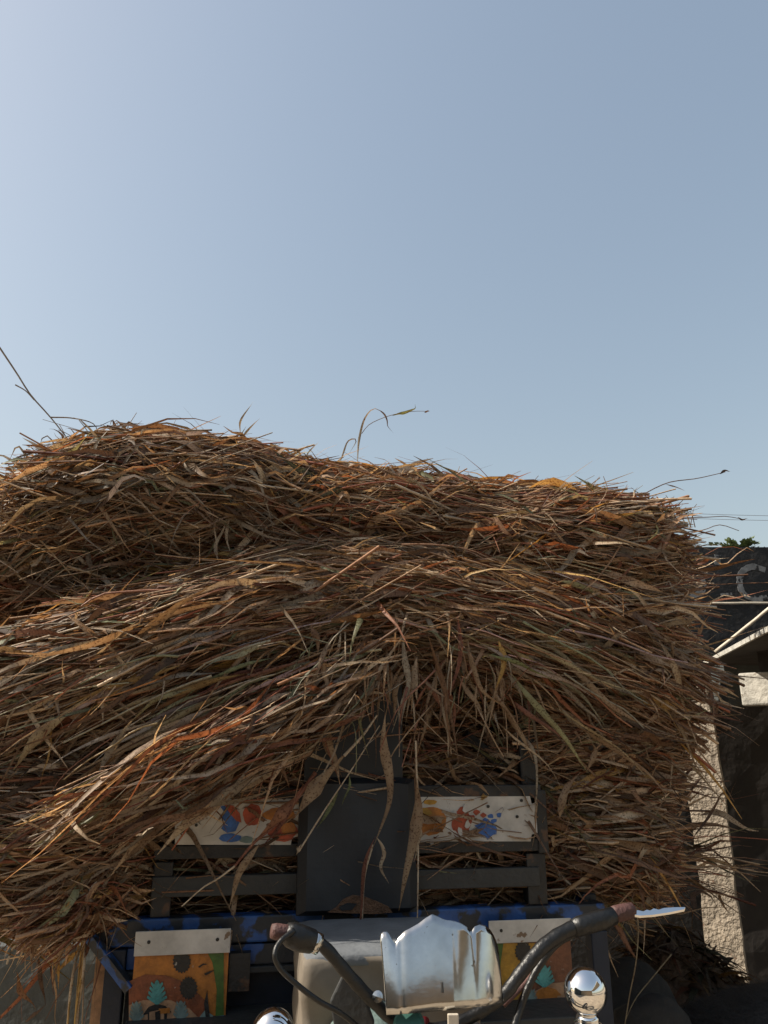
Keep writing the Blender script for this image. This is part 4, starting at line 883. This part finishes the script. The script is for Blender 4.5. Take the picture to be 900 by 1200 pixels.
# long pale leaves of the slanting bundle
long_l = [([(30, 1006), (70, 968), (120, 942), (170, 920), (230, 893)], 17, TAN), ([(60, 1000), (95, 975), (150, 935), (220, 900), (300, 862)], 12, PALE),
          ([(183, 1003), (215, 968), (260, 935), (310, 905), (350, 880)], 15, PALE), ([(130, 1025), (160, 990), (200, 962), (245, 945)], 9, TAN), ([(105, 985), (150, 965), (215, 940), (300, 890)], 8, PALE),
          ([(15, 903), (40, 868), (75, 838), (110, 812)], 14, (.46, .36, .2)), ([(115, 905), (130, 880), (150, 850), (165, 835)], 11, GRY), ([(215, 740), (235, 705), (262, 680), (285, 652)], 11, PALE),
          ([(0, 815), (50, 770), (110, 752), (160, 745)], 12, GRY), ([(60, 812), (110, 790), (150, 768), (200, 750)], 12, PALE), ([(190, 930), (215, 915), (235, 895)], 10, TAN), ([(200, 890), (203, 865), (207, 848)], 11, TAN),
          ([(330, 900), (335, 850), (345, 815)], 9, TAN), ([(322, 870), (333, 905), (338, 925)], 9, BRN), ([(350, 780), (362, 800), (360, 835), (358, 870)], 8, TAN), ([(365, 730), (372, 755), (373, 770)], 10, BRN),
          ([(370, 725), (395, 710), (412, 700)], 16, (.35, .2, .11)), ([(120, 805), (121, 830), (119, 850)], 5, PALE), ([(420, 680), (450, 690), (500, 660)], 10, TAN), ([(640, 680), (680, 720), (730, 745), (790, 760)], 12, PALE),
          ([(555, 700), (590, 740), (615, 770)], 12, TAN), ([(600, 790), (640, 840), (665, 870), (690, 905)], 11, (.30, .30, .16)), ([(560, 610), (600, 650), (650, 690), (700, 740)], 9, GRY), ([(700, 655), (720, 680), (745, 700)], 12, BRN),
          ([(645, 770), (680, 790), (720, 830), (770, 860)], 10, TAN), ([(585, 750), (590, 780), (580, 810)], 11, YEL), ([(505, 620), (530, 660), (570, 690), (600, 705)], 13, BRN), ([(255, 660), (253, 640), (262, 620), (266, 601)], 6, PALE), ([(268, 602), (266, 625), (270, 655)], 5, PALE),
          ([(655, 960), (663, 925), (680, 905)], 13, TAN), ([(690, 900), (697, 880), (692, 868)], 10, TAN), ([(240, 600), (262, 612), (290, 595)], 8, GRY), ([(170, 548), (200, 540), (215, 548)], 14, GRY), ([(420, 845), (430, 810), (455, 770), (480, 735)], 7, PALE),
          ([(500, 740), (520, 800), (530, 850), (538, 905)], 8, BRN), ([(535, 720), (540, 770), (520, 830)], 8, RED), ([(548, 750), (560, 800), (590, 830)], 9, TAN), ([(470, 740), (478, 800), (470, 850)], 9, GRY), ([(440, 760), (445, 800), (460, 830)], 8, BRN)]
rf = sprig('fodder_wisp', 'scatter of long loose leaves lying over the front of the load', 'leaves', (330, 860, -.2), 'loose wisps hanging off the load')
for pix, wpx, c in long_l:
    my = np.mean([p[1] for p in pix]); mx = np.mean([p[0] for p in pix])
    d = -.20 if my > 860 and mx < 400 else (-.16 if 740 < my else (-.04 if my > 690 else 0.06))
    if mx > 640 and my > 860: d = -.05
    place_leaf(pix, d, wpx, c, name='leaf', parent=rf, roll0=random.uniform(-.4, .4))
hg = sprig('fodder_wisp', 'ragged fringe of loose leaves hanging below both front sweeps', 'leaves', (420, 830, -.15), 'loose wisps hanging off the load')
for k_ in range(64):
    x = random.uniform(130, 700); y = np.interp(x, [130, 300, 450, 560, 700], [880, 850, 800, 800, 850])+random.uniform(-40, 10)
    lean = np.interp(x, [130, 430, 560, 700], [-1.0, -.45, .2, .8])+random.gauss(0, .35); ln = random.uniform(35, 95)*(0.5 if 190 < x < 370 else 1)
    d0 = np.interp(x, [130, 450, 700], [-.17, -.12, -.14]); q1 = random.uniform(-.3, .3)
    pix = [(x, y), (x+lean*ln*.45, y+ln*.3), (x+lean*ln*(.8+q1), y+ln*.65), (x+lean*ln*(.95+q1*1.6), y+ln*random.uniform(.85, 1.1))]
    c = random.choice([PALE, TAN, TAN, BRN, GRY, (.27, .13, .08)])
    if random.random() < .7: place_leaf(pix, d0, random.uniform(4, 12), c, name='leaf', parent=hg, K_=12, roll0=random.uniform(-.8, .8))
    else: place_stalk(pix, d0, random.uniform(.6, 1.2), c, name='stalk', parent=hg, K_=8)
fn = sprig('fodder_wisp', 'fan of long flat dry blades spreading left and right over the front of the load', 'leaves', (440, 720, -.1), 'loose wisps hanging off the load')
for k_ in range(170):
    left = k_ < 100
    if left:
        a = (random.uniform(360, 500), random.uniform(665, 800)); f_ = random.random(); e = (random.uniform(-60, 90), np.interp(a[1], [665, 800], [740, 960])+random.uniform(-50, 60))
    else:
        a = (random.uniform(420, 560), random.uniform(640, 740)); e = (random.uniform(740, 850), np.interp(a[1], [640, 740], [690, 880])+random.uniform(-40, 50))
    t0 = random.uniform(0, .62); t1 = min(1.0, t0+random.uniform(.18, .42)); bow = random.uniform(-14, 26); P_ = []
    for t in np.linspace(t0, t1, 5):
        u_ = (t-t0)/(t1-t0); P_.append((a[0]+(e[0]-a[0])*t+random.uniform(-3, 3), a[1]+(e[1]-a[1])*(t**1.35)-bow*4*u_*(1-u_)*.3+random.uniform(-3, 3)+9*u_*u_))
    d0 = np.interp(np.mean([p[1] for p in P_]), [660, 760, 960], [-.02, -.125, -.20 if left else -.11])+random.uniform(-.055, .0)
    c = random.choice([PALE, PALE, TAN, TAN, GRY, BRN, (.22, .23, .14), (.33, .17, .09)]); c = tuple(x*random.uniform(.8, 1.15) for x in c)
    if random.random() < .68: place_leaf(P_, d0, random.uniform(4, 12), c, name='leaf', parent=fn, K_=11, roll0=random.uniform(-.6, .6))
    else: place_stalk(P_, d0, random.uniform(.7, 1.5), c, name='stalk', parent=fn, K_=8)
hf = sprig('fodder_wisp', 'tangled fringe of leaves hanging in front of the black backrest', 'leaves', (470, 800, -.15), 'loose wisps hanging off the load')
for k_ in range(110):
    x = random.gauss(465, 70); y = np.interp(x, [360, 450, 560, 640], [815, 775, 785, 830])+random.uniform(-75, 50)
    lean = np.interp(x, [340, 470, 640], [-.9, -.15, .8])+random.gauss(0, .4); ln = random.uniform(35, 105)*(1.5 if random.random() < .2 else 1); d0 = random.uniform(-.19, -.10); q1 = random.uniform(-.5, .5)
    pix = [(x, y), (x+lean*ln*.45, y+ln*.25), (x+lean*ln*(.8+q1), y+ln*.6), (x+lean*ln*(.95+q1*1.8), y+ln*random.uniform(.75, 1.1))]
    dl = [d0+.12, d0, d0, d0+.01]
    c = random.choice([PALE, TAN, TAN, BRN, GRY, (.25, .12, .08), (.20, .21, .12)])
    if random.random() < .75: place_leaf(pix, dl, random.uniform(3, 9), c, name='leaf', parent=hf, K_=12, roll0=random.uniform(-.9, .9))
    else: place_stalk(pix, dl, random.uniform(.6, 1.2), c, name='stalk', parent=hf, K_=8)
# things standing up against the sky
r = sprig('bent_stem', 'dry stem with bent leaf and thin green tipped shoot standing on the load top', 'stem', (419, 548, .35))
place_leaf([(419, 548), (419, 525), (422, 508), (428, 490), (437, 479), (445, 481), (452, 490)], .35, 5, GRY, name='leaf', parent=r)
place_leaf([(440, 478), (448, 484), (454, 492), (455, 500), (460, 508)], .35, 3, BRN, name='leaf', parent=r)
place_stalk([(424, 508), (432, 498), (448, 490), (465, 485), (485, 482), (503, 482)], .35, .5, BRN, name='stalk', parent=r)
place_leaf([(460, 487), (475, 483), (486, 479), (487, 473)], .35, 6, (.22, .25, .10), name='leaf', parent=r)
place_leaf([(497, 483), (501, 482), (504, 481)], .35, 3, BRN, name='seed_head', parent=r)
place_leaf([(396, 548), (403, 530), (408, 517), (415, 514), (417, 518), (407, 534)], .36, 3.5, GRY, name='leaf', parent=r)
r = sprig('leafy_sprig', 'small upright sprig of pointed leaves behind the grey crown bundle', 'sprig', (280, 535, .4))
for pix, wpx, c in (([(276, 540), (279, 522), (283, 510), (288, 500)], 6, (.30, .28, .13)), ([(281, 512), (281, 498), (287, 484), (298, 470)], 4, GRY), ([(280, 516), (290, 505), (298, 496), (305, 490)], 4, GRY), ([(300, 545), (306, 535), (318, 524)], 5, GRY), ([(355, 540), (365, 526), (375, 517)], 3, GRY)):
    place_leaf(pix, .4, wpx, c, name='leaf', parent=r)
r = sprig('long_stalk', 'long bare stalk leaning out left from the top of the grey crown bundle', 'stalk', (90, 528, .4))
place_stalk([(-4, 402), (20, 438), (36, 463), (60, 490), (90, 528)], .4, 1.3, (.22, .17, .12), name='stalk', parent=r)
place_stalk([(18, 451), (30, 458), (40, 469)], .4, .9, (.22, .17, .12), name='stalk', parent=r)
place_stalk([(60, 489), (85, 490), (110, 497), (116, 515)], .4, .9, (.22, .17, .12), name='stalk', parent=r)
r = sprig('seed_stalk', 'dark wiry stalk with a seed head reaching up and right above the black wall', 'stalk', (740, 590, .3))
place_stalk([(735, 592), (760, 576), (785, 565), (815, 561), (838, 556), (850, 553)], .3, .85, (.16, .10, .07), name='stalk', parent=r)
place_leaf([(844, 555), (849, 552), (856, 552)], .3, 5, (.08, .06, .05), name='seed_head', parent=r)
place_leaf([(780, 568), (792, 570), (803, 576)], .3, 2.5, BRN, name='leaf', parent=r)
r = sprig('seed_stalk', 'level dark stalk with a small seed head above the green wall plant', 'stalk', (750, 612, .3))
place_stalk([(745, 606), (790, 607), (830, 606), (850, 605), (868, 608)], .3, .8, (.16, .10, .07), name='stalk', parent=r)
place_leaf([(864, 607), (870, 608.5), (876, 608)], .3, 4, (.08, .06, .05), name='seed_head', parent=r)
place_stalk([(770, 625), (820, 622), (843, 615), (866, 622)], .3, .8, (.2, .13, .09), name='stalk', parent=r)
rs = sprig('stalk_tuft', 'scatter of stray stalk ends sticking up from the load top', 'stalks', (500, 570, .4), 'stray ends along the load top')
for k_ in range(170):
    x = random.uniform(10, 815); yt = np.interp(x, [0, 60, 140, 200, 260, 330, 420, 560, 680, 760, 800], [575, 525, 508, 520, 545, 553, 556, 572, 580, 580, 600])
    ln = random.uniform(8, 30)*(1.3 if x < 250 else 1); aa = random.choice((-1, 1))*random.uniform(0.15, 1.25)
    p = [(x, yt+18), (x+math.cos(aa)*math.copysign(ln*0.5, aa), yt-ln*0.35*abs(math.sin(aa))+3), (x+math.cos(aa)*math.copysign(ln, aa), yt-ln*0.9*abs(math.sin(aa))+random.uniform(0, 8))]
    c = random.choice([BRN, TAN, GRY, (.2, .14, .1)])
    if random.random() < 0.5: place_stalk(p, .42, random.uniform(.4, .9), c, name='stalk', parent=rs, K_=7)
    else: place_leaf(p, .42, random.uniform(2, 6), c, name='leaf', parent=rs, K_=8, roll0=random.uniform(-1, 1))
for k_ in range(46):
    x = random.uniform(25, 260); yt = np.interp(x, [0, 60, 140, 200, 260], [572, 525, 505, 518, 545]); ln = random.uniform(10, 34); sg = random.choice((-1, 1)); b_ = random.uniform(-10, 10)
    p = [(x, yt+14), (x+sg*ln*.35, yt-random.uniform(0, 8)), (x+sg*ln*.75, yt-random.uniform(2, 14)+b_*.3), (x+sg*ln, yt+random.uniform(-12, 10)+b_)]
    c = random.choice([(.12, .09, .07), (.2, .15, .11), GRY, BRN])
    if random.random() < .55: place_stalk(p, random.uniform(.3, .5), random.uniform(.5, 1.3), c, name='stalk', parent=rs, K_=8)
    else: place_leaf(p, random.uniform(.3, .5), random.uniform(4, 10), c, name='leaf', parent=rs, K_=9, roll0=random.uniform(-1, 1))
# sunlit stalks dangling at the left corner
r = sprig('dangling_stalks', 'bunch of orange sunlit stalks dangling from the left corner of the load', 'stalks', (97, 1080, .0))
for k_ in range(9):
    x0 = random.uniform(92, 104); x1 = x0+random.uniform(-16, -2)
    place_stalk([(x0, 1085+random.uniform(-10, 25)), ((x0+x1)/2+random.uniform(-3, 3), 1140), (x1, 1190), (x1-4, 1260)], [.02, random.uniform(-.05, .05), random.uniform(-.05, .05), random.uniform(-.05, .05)], random.uniform(.7, 1.4), random.choice([TAN, YEL, PALE]), name='stalk', parent=r)
for pix, wpx, c in (([(70, 1105), (66, 1130), (70, 1158)], 7, YEL), ([(95, 1110), (75, 1130), (62, 1145)], 7, YEL), ([(42, 1118), (48, 1140), (52, 1180)], 6, (.10, .07, .05)), ([(18, 1140), (25, 1160), (42, 1185)], 7, BRN), ([(62, 1120), (64, 1160), (66, 1195), (72, 1210)], 3, TAN), ([(30, 1197), (45, 1185), (53, 1178)], 5, (.12, .09, .07))):
    place_leaf(pix, 0.02, wpx, c, name='leaf', parent=r)
r = sprig('stray_stalks', 'two pale stalks jutting down left from the drooping corner tuft', 'stalks', (60, 1085, -.05))
place_stalk([(100, 1070), (55, 1088), (18, 1108), (8, 1130)], -.05, 1.6, PALE, name='stalk', parent=r)
place_stalk([(98, 1040), (65, 1060), (38, 1078)], -.06, 1.6, TAN, name='stalk', parent=r)
place_stalk([(60, 1080), (30, 1086), (0, 1090)], -.05, 1.6, PALE, name='stalk', parent=r)
# stems hanging right of the handlebar grip
r = sprig('hanging_stems', 'thin dry stems hanging behind the right handlebar grip', 'stems', (735, 1075, .05))
place_stalk([(745, 1062), (748, 1090), (745, 1130), (738, 1165), (730, 1215)], .02, .8, (.22, .18, .11), name='stalk', parent=r)
place_stalk([(787, 1118), (765, 1145), (745, 1170), (733, 1195)], .05, .7, (.16, .14, .09), name='stalk', parent=r)
place_leaf([(717, 1080), (728, 1095), (738, 1110), (746, 1125)], .02, 9, (.2, .11, .07), name='leaf', parent=r)
place_stalk([(715, 1075), (745, 1085), (770, 1092)], .05, .7, (.18, .14, .09), name='stalk', parent=r)

# ================================================================== beside the cart
# dark heap of old fodder on the ground behind the buffalo
def ground_heap(label, cx, cy, rx, ry, h, nl, tone):
    root = thing('fodder_heap', (cx, cy, 0), label, 'heap'); mb = MB(); nr, na = 10, 28; vs = []
    for i in range(nr+1):
        f = i/nr
        for k_ in range(na):
            g_ = 2*math.pi*k_/na; q_ = f*(1+0.12*math.sin(3*g_+1)+random.uniform(-.05, .05)); vs.append((cx+rx*q_*math.cos(g_), cy+ry*q_*math.sin(g_), h*(1-f**1.7)*(1+random.uniform(-.08, .08))-0.03))
    mb.add(vs, [(i*na+k_, i*na+(k_+1) % na, (i+1)*na+(k_+1) % na, (i+1)*na+k_) for i in range(nr) for k_ in range(na)])
    o = obj('packed_straw', mb, 'straw_core', root, smooth=True); o['kind'] = 'stuff'
    f = np.sqrt(rng.uniform(0, 1, nl)); g_ = rng.uniform(0, 2*np.pi, nl); c = np.stack([cx+rx*f*np.cos(g_), cy+ry*f*np.sin(g_), h*(1-f**1.7)+0.01], 1)
    a = rng.uniform(0, 2*np.pi, nl); d = np.stack([np.cos(a), np.sin(a), rng.normal(0, .35, nl)], 1); L_ = rng.uniform(.12, .4, nl); s_ = np.linspace(-.5, .5, 7)
    pos = c[:, None]+d[:, None]*(s_[None, :, None]*L_[:, None, None]); pos[..., 2] -= (s_**2)[None]*L_[:, None]*0.8; pos[..., 2] = np.maximum(pos[..., 2], 0.0)
    sd_ = np.cross(d, np.array([0, 0, 1.])+rng.normal(0, .5, (nl, 3))); sd_ /= np.linalg.norm(sd_, axis=1, keepdims=True)
    hw = rng.uniform(.005, .016, nl); col = PAL_LEAF[rng.choice(len(PAL_LEAF), nl)]*tone*rng.uniform(.5, 1.1, (nl, 1))
    V, F, Cc = leaf_mesh(pos, np.repeat(sd_[:, None], 7, 1), hw[:, None]*taper(7)[None], rng.uniform(0, .5, nl), col)
    split_objects('leaf', V, F, Cc, np.argsort(-c[:, 2])[:24], 'dry_leaf', root)
hp = W(775, 1085, 4.0)
ground_heap('dark heap of old fodder on the ground between cart and rough pillar', hp.x+0.05, 4.05, 0.55, 0.45, hp.z-0.02, 700, 0.35)
for (px, py, Y, rx, rz_, lab) in ((722, 1135, 3.3, 0.24, 0.13, 'smooth grey boulder beside the cart behind the chrome lamp ball'), (765, 1172, 3.0, 0.16, 0.12, 'dark rounded boulder at the foot of the fodder heap beside the buffalo')):
    c = W(px, py, Y); bm = bmesh.new(); bmesh.ops.create_icosphere(bm, subdivisions=3, radius=1)
    H = c.z+0.02
    for v in bm.verts:
        p = v.co.copy(); k_ = 1+0.07*math.sin(p.x*3+px)+0.06*math.sin(p.y*4+p.z*3)+0.04*math.sin(p.z*7+p.x*5)
        v.co = Vector((c.x+p.x*rx*k_, c.y+0.05+p.y*rx*k_, H/2+p.z*(H/2)*k_))
    bm.verts.index_update(); mb = MB().add([tuple(v.co) for v in bm.verts], [tuple(v.index for v in f.verts) for f in bm.faces]); bm.free()
    tag(obj('boulder', mb, 'stone', smooth=True, origin=(c.x, c.y, 0)), lab, 'boulder')

# resting buffalo: one skinned body, horns, ears, eyes, hair
def skin_body(name, chain, parent, mname):
    """chain: list of (key, parent key, point, radius x, radius y)"""
    me = bpy.data.meshes.new(name); ks = {c[0]: i for i, c in enumerate(chain)}
    me.from_pydata([c[2] for c in chain], [(ks[c[1]], ks[c[0]]) for c in chain if c[1]], [])
    o = link_mesh(name, me, parent); md = o.modifiers.new('skin', 'SKIN')
    for i, c in enumerate(chain): me.skin_vertices[0].data[i].radius = (c[3], c[4])
    me.skin_vertices[0].data[0].use_root = True
    ss = o.modifiers.new('sub', 'SUBSURF'); ss.levels = 3; ss.render_levels = 3
    dg = bpy.context.evaluated_depsgraph_get(); ev = o.evaluated_get(dg); m2 = bpy.data.meshes.new_from_object(ev)
    o.modifiers.clear(); o.data = m2; m2.materials.clear(); m2.materials.append(MATS[mname])
    m2.polygons.foreach_set('use_smooth', [True]*len(m2.polygons)); return o
bloc = Vector((1.42, 3.22, 0)); BYAW = R(-34)
buf = thing('buffalo', bloc, 'black buffalo lying on the ground with only its furry back showing below the pillar', 'buffalo', rz=BYAW)
ch = [('pelvis', None, (-0.16, 0, .36), .26, .27), ('rump', 'pelvis', (-0.36, 0, .30), .17, .19), ('loin', 'pelvis', (0.08, 0, .37), .25, .29), ('chest', 'loin', (0.42, 0, .37), .24, .29), ('shoulder', 'chest', (0.64, 0, .40), .20, .22),
      ('neck', 'shoulder', (0.86, 0, .52), .13, .15), ('poll', 'neck', (1.02, 0, .64), .10, .11), ('brow', 'poll', (1.13, 0, .60), .085, .09), ('muzzle', 'brow', (1.30, 0, .50), .06, .06), ('nose', 'muzzle', (1.38, 0, .46), .045, .045)]
for s, t in ((1, 'l'), (-1, 'r')):
    ch += [('fe'+t, 'shoulder', (0.74, .17*s, .22), .08, .09), ('fk'+t, 'fe'+t, (0.96, .20*s, .09), .05, .05), ('fc'+t, 'fk'+t, (0.74, .23*s, .05), .04, .04), ('ff'+t, 'fc'+t, (0.64, .23*s, .04), .035, .035),
           ('hk'+t, 'pelvis', (0.06, .27*s, .20), .12, .12), ('hh'+t, 'hk'+t, (-0.22, .31*s, .08), .055, .06), ('hf'+t, 'hh'+t, (0.06, .35*s, .05), .04, .04)]
ch += [('tail1', 'rump', (-0.50, 0, .28), .03, .03), ('tail2', 'tail1', (-0.56, 0.03, .12), .02, .02), ('tail3', 'tail2', (-0.52, 0.08, .04), .02, .02)]
body = skin_body('body', ch, buf, 'hide')
bpy.context.view_layer.update()
zmax = max(v.co.z for v in body.data.vertices if v.co.x < 0.5); target_top = W(800, 1134, 3.35).z
print('BUFFALO back', zmax, 'target', target_top)
Bm_ = Matrix.Translation(bloc) @ Matrix.Rotation(BYAW, 4, 'Z'); bw_ = lambda p: Bm_ @ Vector(p)
for s in (1, -1):
    obj('horn', MB().tube([bw_(p) for p in smoothcurve([(1.02, .07*s, .70), (0.98, .17*s, .72), (0.90, .24*s, .72), (0.84, .22*s, .80), (0.86, .16*s, .86)], 5)], [0.034-0.0014*i for i in range(21)], 10), 'horn', buf, smooth=True)
    obj('ear', MB().add([bw_((1.0, .09*s, .64)), bw_((0.99, .17*s, .66)), bw_((0.95, .25*s, .60)), bw_((0.98, .18*s, .57)), bw_((0.97, .16*s, .62))], [(0, 1, 4), (1, 2, 4), (2, 3, 4), (3, 0, 4), (0, 3, 2, 1)]), 'hide', buf, smooth=True)
    obj('eye', MB().lathe(bw_((1.13, .078*s, .63)), bw_((1.13, .2*s, .65))-bw_((1.13, .078*s, .63)), [(0.018*math.sin(math.pi*i/8), -0.018*math.cos(math.pi*i/8)) for i in range(9)], 12), 'black_rubber', buf, smooth=True)
# short hair over the back
m = body.data; m.calc_loop_triangles(); vco = np.array([v.co[:] for v in m.vertices]); vno = np.array([v.normal[:] for v in m.vertices])
tri = np.array([t.vertices[:] for t in m.loop_triangles]); A_, B_, C_ = vco[tri[:, 0]], vco[tri[:, 1]], vco[tri[:, 2]]
area = np.linalg.norm(np.cross(B_-A_, C_-A_), axis=1); area[(A_[:, 2] < 0.3) | (A_[:, 0] > 0.95)] = 0
ti = rng.choice(len(tri), 16000, p=area/area.sum()); u = rng.random(16000); v = rng.random(16000); fl = u+v > 1; u[fl] = 1-u[fl]; v[fl] = 1-v[fl]
hpz = A_[ti]+u[:, None]*(B_-A_)[ti]+v[:, None]*(C_-A_)[ti]; hn = vno[tri[ti, 0]]
hd_ = hn*0.45+np.array([-1.0, 0, -.35])*0.8+rng.normal(0, .25, hpz.shape); hd_ /= np.linalg.norm(hd_, axis=1, keepdims=True)
hl = rng.uniform(.018, .04, 16000); sdv = np.cross(hd_, hn); sdv /= np.linalg.norm(sdv, axis=1, keepdims=True)+1e-9; sdv *= 0.0011
V4 = np.stack([hpz-sdv, hpz+sdv, hpz+hd_*hl[:, None]+sdv*.3, hpz+hd_*hl[:, None]-sdv*.3], 1).reshape(-1, 3)
me = bpy.data.meshes.new('coat'); me.from_pydata(V4.tolist(), [], (np.arange(16000)[:, None]*4+np.arange(4)[None]).tolist()); me.materials.append(MATS['hide'])
o = link_mesh('coat', me, buf); o['kind'] = 'stuff'
print('TRIS', sum(len(o.data.polygons) for o in S.objects if o.type == 'MESH'), 'OBJ', len(S.objects))
